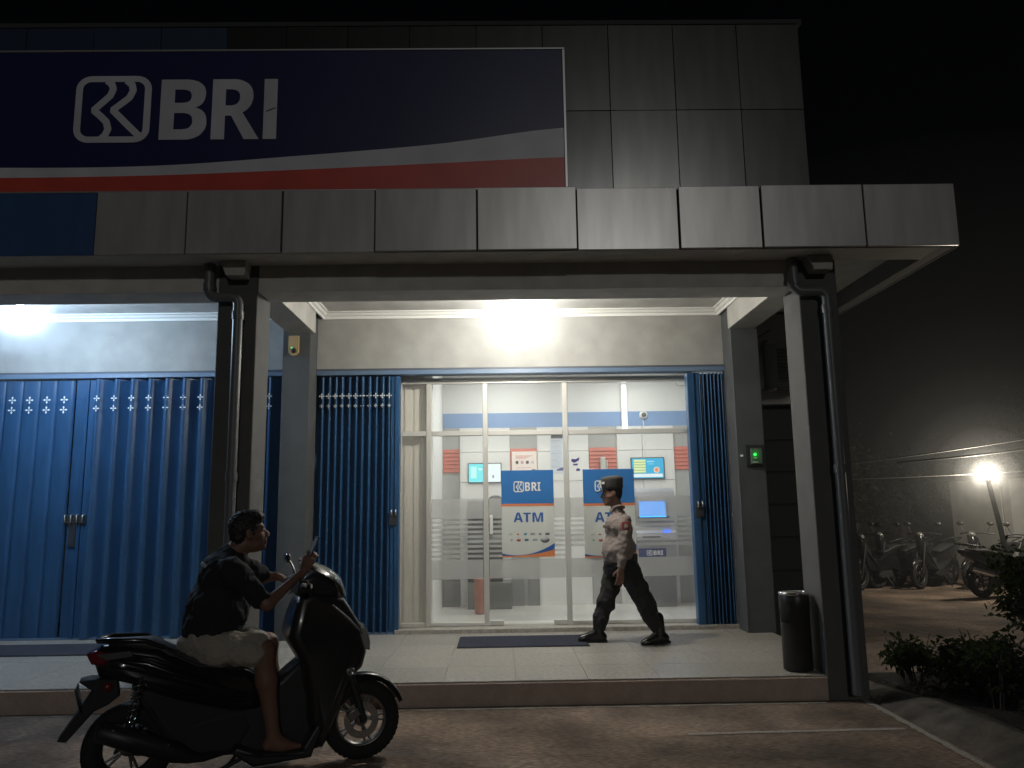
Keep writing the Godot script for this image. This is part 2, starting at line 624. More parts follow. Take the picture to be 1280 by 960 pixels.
# ------------------------------------------------------------------ the setting
func setting():
	var g := PlaneMesh.new()
	g.size = Vector2(300, 300)
	tag(part(self, "ground", g, M.ground, Vector3(0, 0, -40)), "worn brown concrete parking ground", "ground", "", "structure")
	# raised porch floor with its tiles
	var p := thing("porch_floor", "raised beige tiled porch floor in front of the shutters", "floor", Vector3(-2.3, 0, -8.1))
	p.set_meta("kind", "structure")
	part(p, "slab", boxm(Vector3(-5.4, 0.0, -1.5), Vector3(5.31, .186, 1.34), .006), M.step)
	var variants := []
	for k in 3:
		variants.append(boxm(Vector3(-.2992, 0, -.2992), Vector3(.2992, .014, .2992), .002))
	for ix in 18:
		for iz in 5:
			var cx := -5.1 + ix * .6
			var cz := 1.025 - iz * .6
			var cut := 0.3 if ix < 17 else .11
			var m: Mesh = variants[rng.randi() % 3]
			if ix == 17:
				m = boxm(Vector3(-.298, 0, -.298), Vector3(.20, .014, .298), .003)
			if iz == 4:
				m = boxm(Vector3(-.298, 0, 0.13), Vector3(.298 if ix < 17 else .20, .014, .298), .003)
			var t := part(p, "tile", m, M.tile[rng.randi() % 3], Vector3(cx, .186 + rng.randf() * .0008, cz))
	part(p, "grout", boxm(Vector3(-5.39, .180, -1.44), Vector3(5.30, .1905, 1.32)), M.grout)
	# mortar line at the foot of the step
	var st := ribbon_strip([Vector2(-7.6, -6.70), Vector2(-3, -6.71), Vector2(0, -6.70), Vector2(2.68, -6.69)], .07, 31)
	tag(part(self, "mortar_line", st, M.line, Vector3(0, .004, 0)), "pale mortar line along the foot of the porch step", "line", "", "structure")
	var l1 := ribbon_strip([Vector2(2.96, -6.9), Vector2(2.95, -6.0), Vector2(2.93, -5.0), Vector2(2.9, -3.0)], .07, 32)
	tag(part(self, "painted_line", l1, M.line, Vector3(0, .008, 0)), "white painted line running along the kerb at right", "line", "", "structure")
	var l2 := ribbon_strip([Vector2(1.30, -5.87), Vector2(2.0, -5.885), Vector2(2.92, -5.91)], .062, 33)
	tag(part(self, "painted_line", l2, M.line, Vector3(0, .004, 0)), "white painted line across the parking bay to the kerb line", "line", "", "structure")
	# kerb: a sloping mortar edge round the planting bed
	var b := MB.new()
	var rows := []
	for k in 22:
		var f := k / 21.0
		var z := lerpf(-7.32, -2.2, f)
		var e := smoothstep(0.0, .12, f)
		var x0 := lerpf(3.22, 3.01, e) - f * .03
		var ht := .115 * smoothstep(-.02, .3, f) * (1.0 + .06 * sin(k * 2.1)) + .01
		var x1 := 3.26 + .05 * f + .01 * sin(k * 1.7)
		rows.append([Vector3(x0, 0, z), Vector3(x1, ht, z), Vector3(x1 + .1, ht, z), Vector3(x1 + .12, .0, z)])
	b.smooth(5)
	for k in 21:
		for q in 3:
			b.quad(rows[k][q], rows[k][q + 1], rows[k + 1][q + 1], rows[k + 1][q])
	b.smooth(-1)
	b.face(rows[0], Vector3(0, 0, -1))
	tag(part(self, "kerb", b.done(), M.kerb), "sloping mortar kerb beside the planting bed", "kerb", "", "structure")
	var s := MB.new()
	s.span(Vector3(3.36, -.05, -7.6), Vector3(5.6, .05, -2.2), .03)
	tag(part(self, "planting_bed", s.done(), M.soil), "dark soil of the planting bed beside the kerb", "soil", "", "structure")

func ribbon_strip(pts: Array, w: float, sd: int) -> ArrayMesh:
	var r := RandomNumberGenerator.new()
	r.seed = sd
	var b := MB.new()
	var last := []
	for i in pts.size() - 1:
		var a: Vector2 = pts[i]
		var c: Vector2 = pts[i + 1]
		var steps := int(a.distance_to(c) / .05) + 1
		var d := (c - a).normalized()
		var nn := Vector2(-d.y, d.x)
		for k in steps:
			var p := a.lerp(c, float(k) / steps)
			var o := w * .5
			var e := [p + nn * (o * (1.0 - r.randf() * .55)), p - nn * (o * (1.0 - r.randf() * .35))]
			var cur := [Vector3(e[0].x, 0, e[0].y), Vector3(e[1].x, 0, e[1].y)]
			if last.size():
				b.face([last[0], last[1], cur[1], cur[0]], Vector3.UP)
			last = cur
	return b.done()

# ------------------------------------------------------------------ the bank building
var bank: Node3D

func building():
	bank = thing("bank_building", "two storey bank building with grey cladding, porch columns and blue folding gates", "building", Vector3(0, 0, SHUT))
	var Z := -SHUT   # local z = world z + 9.35
	var cols := [-7.47, -2.31, 2.85]
	for x in cols:
		part(bank, "column", boxm(Vector3(-.172, 0, -.39), Vector3(.172, 4.0, 0), .006), M.column, Vector3(x, 0, Z - 6.755))
		part(bank, "pillar", boxm(Vector3(-.16, 0, -.35), Vector3(.16, 3.8, 0), .005), M.pillar, Vector3(x + (0.03 if x > 0 else -.06), .2, Z - 9.0))
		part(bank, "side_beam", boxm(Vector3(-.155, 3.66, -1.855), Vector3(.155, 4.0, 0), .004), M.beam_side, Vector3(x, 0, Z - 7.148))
	for k in 2:
		part(bank, "front_beam", boxm(Vector3(cols[k] + .173, 3.532, -.36), Vector3(cols[k + 1] - .173, 4.0, 0), .005), M.beam, Vector3(0, 0, Z - 6.765))
	# ceilings of the two bays, the front soffit and the canopy end
	for k in 2:
		part(bank, "ceiling", boxm(Vector3(cols[k] + .157, 4.0, SHUT + Z + .002), Vector3(cols[k + 1] - .157, 4.06, Z - 7.127)), M.ceiling)
		cornice(cols[k] + .157, cols[k + 1] - .157, Z - 7.127, 0.002)
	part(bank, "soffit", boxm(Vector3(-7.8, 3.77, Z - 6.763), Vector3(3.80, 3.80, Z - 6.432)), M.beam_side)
	part(bank, "end_soffit", boxm(Vector3(3.024, 3.95, Z - 9.35), Vector3(3.80, 3.98, Z - 6.77)), M.beam)
	part(bank, "canopy_lip", boxm(Vector3(3.803, 3.772, Z - 9.35), Vector3(3.925, 4.0, Z - 6.432), .004), M.column)
	part(bank, "canopy_slab", boxm(Vector3(-7.8, 4.07, Z - 9.35), Vector3(3.925, 4.31, Z - 6.434)), M.beam)
	# fascia of cladding panels
	var fx := [-7.83, -6.95, -6.08, -5.20, -4.32, -3.42, -2.65, -1.84, -1.05, -.18, .672, 1.547, 2.255, 3.14, 3.94]
	var fascia := part(bank, "fascia", boxm(Vector3(-7.82, 3.78, -.02), Vector3(3.93, 4.31, .0)), M.joint, Vector3(0, 0, Z - 6.412 - .002))
	for k in fx.size() - 1:
		var blue: bool = fx[k] < -3.5
		var w: float = fx[k + 1] - fx[k]
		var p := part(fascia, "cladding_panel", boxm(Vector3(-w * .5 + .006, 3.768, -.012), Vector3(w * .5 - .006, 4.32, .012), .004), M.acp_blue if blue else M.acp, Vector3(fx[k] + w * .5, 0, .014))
		p.rotation = Vector3((rng.randf() - .5) * .012, (rng.randf() - .5) * .012, 0)
	var es := part(bank, "end_fascia", boxm(Vector3(-.012, 3.768, Z - 9.35), Vector3(.012, 4.32, Z - 6.415), .004), M.column, Vector3(3.94, 0, 0))
	# upper storey
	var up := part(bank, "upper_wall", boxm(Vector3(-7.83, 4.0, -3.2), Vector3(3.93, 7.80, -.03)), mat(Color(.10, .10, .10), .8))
	var ux := [-7.83, -6.9, -6.04, -5.18, -4.32, -3.47, -2.71, -1.917, -1.12, -.26, .60, 1.455, 2.30, 3.135, 3.95]
	var uy := [4.32, 5.42, 6.62, 7.815]
	for k in ux.size() - 1:
		for j in 3:
			var w: float = ux[k + 1] - ux[k]
			var hh: float = uy[j + 1] - uy[j]
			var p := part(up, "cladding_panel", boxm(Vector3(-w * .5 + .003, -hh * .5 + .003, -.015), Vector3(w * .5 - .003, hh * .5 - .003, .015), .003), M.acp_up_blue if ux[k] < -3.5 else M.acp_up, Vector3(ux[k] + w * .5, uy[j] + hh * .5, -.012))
			p.rotation = Vector3((rng.randf() - .5) * .01, (rng.randf() - .5) * .01, 0)
	part(bank, "roof", boxm(Vector3(-7.9, 7.82, -3.25), Vector3(4.0, 7.88, .01)), mat(Color(.05, .05, .05), .8))
	# wall over the gates, in two bays, and the ground floor shell
	part(bank, "lintel_wall", boxm(Vector3(-2.21, 3.29, -.20), Vector3(2.72, 3.998, 0.0)), M.wall)
	part(bank, "lintel_wall", boxm(Vector3(-7.37, 3.29, -.20), Vector3(-2.53, 3.998, 0.0)), M.wall)
	part(bank, "end_wall", boxm(Vector3(3.045, 2.82, -.30), Vector3(3.93, 3.94, -.10)), M.beam)
	part(bank, "end_pier", boxm(Vector3(3.72, 0, -.30), Vector3(3.93, 2.817, -.10)), M.beam)
	var sd := part(bank, "side_door", boxm(Vector3(3.045, .02, -.29), Vector3(3.717, 2.81, -.25)), mat(Color(.02, .02, .019), .7))
	for k in 7:
		part(sd, "door_board", boxm(Vector3(3.05, .05 + k * .39, -.25), Vector3(3.712, .425 + k * .39, -.235), .006), mat(Color(.022, .021, .02), .65))
	part(bank, "side_wall", boxm(Vector3(3.80, 0, -3.2), Vector3(3.93, 3.99, -.305)), M.beam)
	part(bank, "left_room_wall", boxm(Vector3(-7.8, 0.19, -2.3), Vector3(-1.3, 3.99, -2.2)), M.room)
	part(bank, "rear_wall", boxm(Vector3(-7.8, 0.0, -3.2), Vector3(3.79, 3.99, -3.05)), M.room)
	# scuffs on the wall over the gates
	for q in [[.05, 3.45, .10, .012, .5], [-.13, 3.325, .07, .008, 0.0], [-3.95, 3.50, .10, .016, .7], [-4.72, 3.72, .09, .02, .1], [1.75, 3.90, .09, .02, .0]]:
		var o := part(bank, "scuff", boxm(Vector3(-q[2] * .5, -q[3] * .5, 0), Vector3(q[2] * .5, q[3] * .5, .0012)), mat(Color(.36, .34, .30), .9), Vector3(q[0], q[1], .0))
		o.rotation.z = q[4]
	# downpipes with elbows and the boxes above them
	for e in [[-2.54, -2.28, -2.42, -2.20], [2.61, 2.89, 2.72, 2.94]]:
		var b := MB.new()
		var z := Z - 6.69
		var pth := [Vector3(e[0], 3.765, z), Vector3(e[0], 3.60, z), Vector3(e[0], 3.535, z)]
		for k in 4:
			var a := PI * .5 * (k + 1) / 4.0
			pth.append(Vector3(e[0] + .07 * (1 - cos(a)), 3.535 - .07 * sin(a), z))
		pth.append(Vector3(e[1] - .07, 3.465, z))
		for k in 4:
			var a := PI * .5 * (k + 1) / 4.0
			pth.append(Vector3(e[1] - .07 + .07 * sin(a), 3.465 - .07 * (1 - cos(a)), z))
		pth.append(Vector3(e[1], .06, z))
		b.tube(pth, .044, 12)
		var d := part(bank, "downpipe", b.done(), M.pipe)
		for y in [3.30, 3.56, 1.9]:
			var c := MB.new()
			var cx: float = e[0] if y > 3.5 else e[1]
			c.tube([Vector3(cx, y - .035, z), Vector3(cx, y + .035, z)], .051, 12)
			part(d, "collar", c.done(), M.pipe)
		var r := MB.new()
		var x0: float = e[2]
		var x1: float = e[3]
		r.prism(PackedVector2Array([Vector2(x0, 3.765), Vector2(x1, 3.765), Vector2(x1 - .01, 3.64), Vector2(x0 + .05, 3.64)]), Z - 6.75, Z - 6.60)
		part(bank, "rain_box", r.done(), M.beam_side)

func cornice(x0: float, x1: float, z1: float, z0: float):
	# moulding along the ceiling of a bay: steps down the wall and out along the ceiling
	var prof := PackedVector2Array([Vector2(0, 0), Vector2(.085, 0), Vector2(.085, -.014), Vector2(.06, -.022), Vector2(.045, -.045), Vector2(.022, -.055), Vector2(.018, -.085), Vector2(0, -.085)])
	var runs := [
		[Vector3(x0, 3.998, z0), Vector3(0, 0, 1), Vector3(1, 0, 0), x1 - x0],
		[Vector3(x1, 3.998, z1), Vector3(0, 0, -1), Vector3(-1, 0, 0), x1 - x0],
		[Vector3(x0, 3.998, z1), Vector3(1, 0, 0), Vector3(0, 0, -1), z1 - z0],
		[Vector3(x1, 3.998, z0), Vector3(-1, 0, 0), Vector3(0, 0, 1), z1 - z0]]
	for r in runs:
		var b := MB.new()
		var out: Vector3 = r[1]
		var along: Vector3 = r[2]
		for i in prof.size():
			var p := prof[i]
			var q := prof[(i + 1) % prof.size()]
			var A: Vector3 = out * p.x + Vector3(0, p.y, 0)
			var B: Vector3 = out * q.x + Vector3(0, q.y, 0)
			b.face([A + along * p.x, B + along * q.x, B + along * (r[3] - q.x), A + along * (r[3] - p.x)], out * .5 + Vector3(0, -.5, 0))
		part(bank, "cornice", b.done(), M.moulding, r[0])

# ------------------------------------------------------------------ folding gates
var crosses := {}

func hole_light(g: Node3D, c: Vector3, s: float, nrm: Vector3):
	# four solid white petals standing in for light through a pierced cross
	var key := "%s %s" % [s, nrm]
	if crosses.has(key):
		part(g, "cross_hole_light", crosses[key], M.hole_light, c)
		return
	var at := c
	c = Vector3.ZERO
	var b := MB.new()
	var side := Vector3.UP.cross(nrm).normalized()
	for k in 4:
		var d := side * cos(k * PI * .5) + Vector3.UP * sin(k * PI * .5)
		var t := nrm.cross(d).normalized()
		b.face([c, c + d * s * .68 + t * s * .24, c + d * s, c + d * s * .68 - t * s * .24], nrm)
	crosses[key] = b.done()
	part(g, "cross_hole_light", crosses[key], M.hole_light, at)

func slat_mesh(pitch: float, depth: float, hgt: float, kind: int) -> ArrayMesh:
	# one upright leaf of a folding gate, folded sheet steel
	var prof := []
	if kind == 0:
		prof = [[0.0, 0.0], [.015, .5], [.08, .9], [.17, 1.0], [.27, .95], [.36, .75], [.70, .25], [.9, .03], [1.0, 0.0]]
	elif kind == 3:
		prof = [[0.0, 0.0], [.1, .03], [.3, .2], [.68, .85], [.78, 1.0], [.90, .95], [.98, .6], [1.0, 0.0]]
	elif kind == 1:
		prof = [[0.0, 0.0], [.02, .6], [.10, .95], [.22, 1.0], [.32, .85], [.7, .2], [.9, .03], [1.0, 0.0]]
	else:
		prof = [[0.0, .0], [.06, .5], [.2, .62], [.75, .55], [.92, .5], [1.0, 0.0]]
	var b := MB.new()
	b.smooth(6)
	for i in prof.size() - 1:
		var p := Vector3(prof[i][0] * pitch, 0, prof[i][1] * depth)
		var q := Vector3(prof[i + 1][0] * pitch, 0, prof[i + 1][1] * depth)
		var u := Vector3(0, hgt, 0)
		b.quad(p, p + u, q + u, q)
		var k := Vector3(0, 0, -.006)
		b.quad(p + k, q + k, q + u + k, p + u + k)
	b.smooth(-1)
	for i in prof.size() - 1:
		var p := Vector3(prof[i][0] * pitch, hgt, prof[i][1] * depth)
		var q := Vector3(prof[i + 1][0] * pitch, hgt, prof[i + 1][1] * depth)
		b.face([p, q, q - Vector3(0, 0, .006), p - Vector3(0, 0, .006)], Vector3.UP)
	return b.done()

func gates():
	var H := 2.985
	# tracks over the gates
	for r in [[-2.21, 2.72], [-7.37, -2.53]]:
		var tr := part(bank, "gate_track", boxm(Vector3(r[0], 3.215, -.12), Vector3(r[1], 3.268, .045), .004), M.gate_track)
		part(tr, "track_cover", boxm(Vector3(r[0], 3.27, -.02), Vector3(r[1], 3.295, .03), .003), mat(Color(.07, .08, .10), .6))
	# left bay, closed: a flat pleated stretch, a meeting stile, then deep folds
	var y0 := .212
	var gl := part(bank, "folding_gate", boxm(Vector3(-7.36, .202, -.09), Vector3(-2.54, .222, .02)), M.gate_track, Vector3.ZERO, "closed blue folding gate of the left bay")
	var wide := slat_mesh(.21, .05, H, 2)
	var deep := slat_mesh(.201, .135, H, 0)
	var x := -7.36
	while x < -5.20:
		var sl := part(gl, "slat", wide, M.gate, Vector3(x, y0, -.03 + rng.randf_range(-.004, .004)))
		sl.rotation = Vector3(rng.randf_range(-.0012, .0012), rng.randf_range(-.05, .05), rng.randf_range(-.0012, .0012))
		for yy in [2.965, 2.845]:
			hole_light(gl, Vector3(x + .105, yy, .0045), .047, Vector3(0, 0, 1))
		x += .2045
	var stile := MB.new()
	stile.span(Vector3(-5.065, y0, -.06), Vector3(-4.955, y0 + H, .01), .004)
	stile.span(Vector3(-4.953, y0, -.06), Vector3(-4.91, y0 + H, .022), .004)
	stile.span(Vector3(-4.905, y0, -.06), Vector3(-4.825, y0 + H, .014), .004)
	part(gl, "meeting_stile", stile.done(), M.gate)
	var lk := MB.new()
	lk.span(Vector3(-5.10, 1.50, .0225), Vector3(-4.84, 1.60, .032), .004)
	lk.span(Vector3(-5.03, 1.24, .0225), Vector3(-4.95, 1.499, .032), .004)
	part(gl, "lock_plate", lk.done(), mat(Color(.05, .055, .06), .5, .4))
	for k in 4:
		var hb := MB.new()
		var hx := -5.07 + k * .068
		hb.tube([Vector3(hx, 1.52, .03), Vector3(hx, 1.525, .06), Vector3(hx, 1.60, .06), Vector3(hx, 1.605, .03)], .009, 6)
		part(gl, "handle", hb.done(), M.steel)
	x = -4.82
	while x < -2.60:
		var sl := part(gl, "slat", deep, M.gate, Vector3(x, y0, -.05 + rng.randf_range(-.004, .004)))
		sl.rotation = Vector3(rng.randf_range(-.0012, .0012), rng.randf_range(-.05, .05), rng.randf_range(-.0012, .0012))
		for yy in [2.965, 2.845]:
			hole_light(gl, Vector3(x + .036, yy, .0865), .038, Vector3(0, 0, 1))
		x += .2035
	# middle bay, left bundle drawn open
	var gm := part(bank, "folding_gate", boxm(Vector3(-2.2, .202, -.10), Vector3(-1.21, .222, .02)), M.gate_track, Vector3.ZERO, "blue folding gate drawn to the left of the glass front")
	var fold := slat_mesh(.0855, .085, H, 3)
	x = -2.205
	for k in 11:
		var sl := part(gm, "slat", fold, M.gate, Vector3(x, y0, -.06 + rng.randf_range(-.004, .004)))
		sl.rotation = Vector3(rng.randf_range(-.0012, .0012), rng.randf_range(-.05, .05), rng.randf_range(-.0012, .0012))
		hole_light(gm, Vector3(x + .067, 2.965, .0265), .036, Vector3(0, 0, 1))
		hole_light(gm, Vector3(x + .067, 2.845, .0265), .024, Vector3(0, 0, 1))
		x += .0805
	var es := MB.new()
	es.span(Vector3(-1.312, y0, -.08), Vector3(-1.265, y0 + H, .012), .004)
	es.span(Vector3(-1.262, y0, -.10), Vector3(-1.205, y0 + H, .028), .006)
	part(gm, "end_stile", es.done(), M.gate)
	handles(gm, -1.29, 1.55)
	# middle bay, right bundle
	var gr := part(bank, "folding_gate", boxm(Vector3(2.24, .202, -.10), Vector3(2.71, .222, .02)), M.gate_track, Vector3.ZERO, "blue folding gate drawn to the right of the glass front")
	var tight := slat_mesh(.046, .08, H, 1)
	x = 2.405
	for k in 7:
		var sl := part(gr, "slat", tight, M.gate, Vector3(x, y0, -.06 + rng.randf_range(-.004, .004)))
		sl.rotation = Vector3(rng.randf_range(-.0012, .0012), rng.randf_range(-.05, .05), rng.randf_range(-.0012, .0012))
		x += .0445
	var e2 := MB.new()
	e2.span(Vector3(2.255, y0, -.10), Vector3(2.345, y0 + H, .03), .006)
	e2.span(Vector3(2.348, y0, -.08), Vector3(2.402, y0 + H, .012), .004)
	part(gr, "end_stile", e2.done(), M.gate)
	handles(gr, 2.31, 1.59)

func handles(g: Node3D, hx: float, hy: float):
	var lp := MB.new()
	lp.span(Vector3(hx - .03, hy - .12, .025), Vector3(hx + .07, hy + .03, .036), .003)
	part(g, "lock_plate", lp.done(), mat(Color(.05, .055, .06), .5, .4))
	for k in 2:
		var hb := MB.new()
		hb.tube([Vector3(hx + k * .05, hy, .036), Vector3(hx + k * .05, hy + .005, .062), Vector3(hx + k * .05, hy + .055, .062), Vector3(hx + k * .05, hy + .06, .036)], .008, 6)
		part(g, "handle", hb.done(), M.steel)

# ------------------------------------------------------------------ glass front
func shopfront():
	var G := -.20     # plane of the glass, local to the bank
	var xs := [-1.23, -.877, -.19, .787, 2.36]
	var fr := part(bank, "shopfront_frame", boxm(Vector3(-1.24, 3.13, G - .03), Vector3(2.37, 3.20, G + .03), .004), M.alu)
	for k in range(1, 4):
		part(fr, "mullion", boxm(Vector3(-.031, .25, G - .035), Vector3(.031, 3.128, G + .035), .005), M.alu, Vector3(xs[k], 0, 0))
	part(fr, "jamb", boxm(Vector3(-1.24, .25, G - .03), Vector3(-1.205, 3.128, G + .03), .004), M.alu)
	part(fr, "jamb", boxm(Vector3(2.335, .25, G - .03), Vector3(2.37, 3.128, G + .03), .004), M.alu)
	for k in 4:
		var a: float = xs[k] + (.034 if k > 0 else .027)
		var b: float = xs[k + 1] - (.034 if k < 3 else .027)
		part(fr, "transom", boxm(Vector3(a, 2.487, G - .03), Vector3(b, 2.546, G + .03), .005), M.alu)
		part(fr, "glass_pane", boxm(Vector3(a, 2.55, G - .004), Vector3(b, 3.126, G + .004)), M.pane)
		part(fr, "glass_pane", boxm(Vector3(a, .298, G - .004), Vector3(b, 2.483, G + .004)), M.pane)
		if k != 2:
			part(fr, "bottom_rail", boxm(Vector3(a, .252, G - .03), Vector3(b, .296, G + .035), .005), M.alu)
	# door fittings and handle
	part(fr, "patch_fitting", boxm(Vector3(-.153, .256, G - .025), Vector3(.01, .31, G + .028), .004), M.alu)
	part(fr, "patch_fitting", boxm(Vector3(.60, .256, G - .025), Vector3(.75, .31, G + .028), .004), M.alu)
	part(fr, "door_handle", boxm(Vector3(-.148, 1.30, G + .012), Vector3(-.108, 1.53, G + .045), .01), M.white)
	# sandblasted film: a wide upper band, fine stripes, a lower band
	var film := StandardMaterial3D.new()
	film.albedo_color = Color(.80, .80, .79, .46)
	film.transparency = BaseMaterial3D.TRANSPARENCY_ALPHA
	film.roughness = .7
	for k in 4:
		if k == 0:
			continue
		var a: float = xs[k] + .036
		var b: float = xs[k + 1] - .036
		part(fr, "frosted_film", boxm(Vector3(a, 1.49, G + .0045), Vector3(b, 1.726, G + .0055)), film)
		part(fr, "frosted_film", boxm(Vector3(a, .788, G + .0045), Vector3(b, 1.01, G + .0055)), film)
		for j in range(2 if k == 3 else 0, 8):
			var y := 1.035 + j * .057
			part(fr, "frosted_stripe", boxm(Vector3(a, y, G + .0045), Vector3(b, y + .030, G + .0055)), film)
	# threshold ledge
	part(bank, "threshold", boxm(Vector3(-1.245, .18, -2.04), Vector3(2.75, .25, .045), .006), M.tile[1])
	# banners fixed to the glass
	banner(Vector3(.312, 1.03, SHUT + G + .016), .63, 1.03, "blue and white machine banner on the left glass, fully in view")
	banner(Vector3(1.293, 1.01, SHUT + G + .016), .62, 1.05, "blue and white machine banner behind the walking officer's head and chest")

func banner(at: Vector3, w: float, h: float, label: String):
	var t := thing("window_banner", label, "banner", at, 0, "banners on the bank's glass front")
	var white := mat(Color(.60, .62, .58), .55)
	part(t, "sheet", boxm(Vector3(-w * .5, 0, 0), Vector3(w * .5, h, .004)), white)
	part(t, "blue_field", boxm(Vector3(-w * .5, h * .612, .0045), Vector3(w * .5, h, .0065)), mat(Color(.02, .15, .42), .5))
	part(t, "orange_stripe", boxm(Vector3(-w * .5, h * .583, .0045), Vector3(w * .5, h * .611, .0065)), mat(Color(.66, .20, .08), .5))
	var k := h / 1.04
	part(t, "emblem", emblem_mesh(.125 * k, .13 * k, .003), M.white, Vector3(-.105, h * .808, .0085))
	part(t, "lettering", text_mesh("BRI", .19 * k, .105 * k, .003), M.white, Vector3(.065, h * .808, .0085))
	part(t, "lettering", text_mesh("ATM", .36 * k, .115 * k, .003), mat(Color(.02, .10, .32), .5), Vector3(.005, h * .455, .006))
	# two rows of small network marks
	var cs := [Color(.45, .5, .45), Color(.6, .2, .1), Color(.05, .25, .35), Color(.3, .3, .3), Color(.25, .3, .35), Color(.12, .12, .14), Color(.3, .4, .35), Color(.5, .12, .1), Color(.1, .15, .2), Color(.3, .35, .38), Color(.32, .32, .34)]
	var i := 0
	for row in 2:
		for c in (6 if row == 0 else 5):
			var b := MB.new()
			var ww := [.05, .035, .036, .06, .04, .055, .03, .055, .05, .06, .115][i] as float
			var x := -.21 + c * .088 if row == 0 else [-.20, -.115, -.02, .08, .20][c] as float
			if i % 3 == 1:
				b.lathe([Vector2(0, .0015), Vector2(ww * .4, .0015), Vector2(ww * .4, 0)], 10, Transform3D(Basis(Vector3.RIGHT, PI / 2).scaled(Vector3(1.2, .8, 1)), Vector3(x, h * .262 - row * .068, .004)))
			else:
				b.prism(PackedVector2Array([Vector2(x - ww * .5, h * .262 - row * .068 - .013), Vector2(x + ww * .42, h * .262 - row * .068 - .013), Vector2(x + ww * .5, h * .262 - row * .068 + .013), Vector2(x - ww * .42, h * .262 - row * .068 + .013)]), .004, .0062)
			part(t, "network_mark", b.done(), mat(cs[i], .6))
			i += 1
	# the wave at the foot
	for q in [[.062, .115, Color(.02, .10, .34), .0], [0.0, .062, Color(.66, .22, .07), .0]]:
		var poly := PackedVector2Array()
		for s in 15:
			var f := s / 14.0
			poly.append(Vector2((f - .5) * w, (.003 if q[0] == 0.0 else .010 + .20 * pow(f - .34, 2.0) * .55 + .03 * f)))
		for s in 15:
			var f := 1.0 - s / 14.0
			var lo := .010 + .20 * pow(f - .34, 2.0) * .55 + .03 * f
			poly.append(Vector2((f - .5) * w, lo - .0005 if q[0] == 0.0 else lo + .004 + .17 * pow(f - .36, 2.0)))
		var b := MB.new()
		b.prism(poly, .0042, .0065)
		part(t, "blue_wave" if q[0] > 0.0 else "orange_wave", b.done(), mat(q[2], .5))

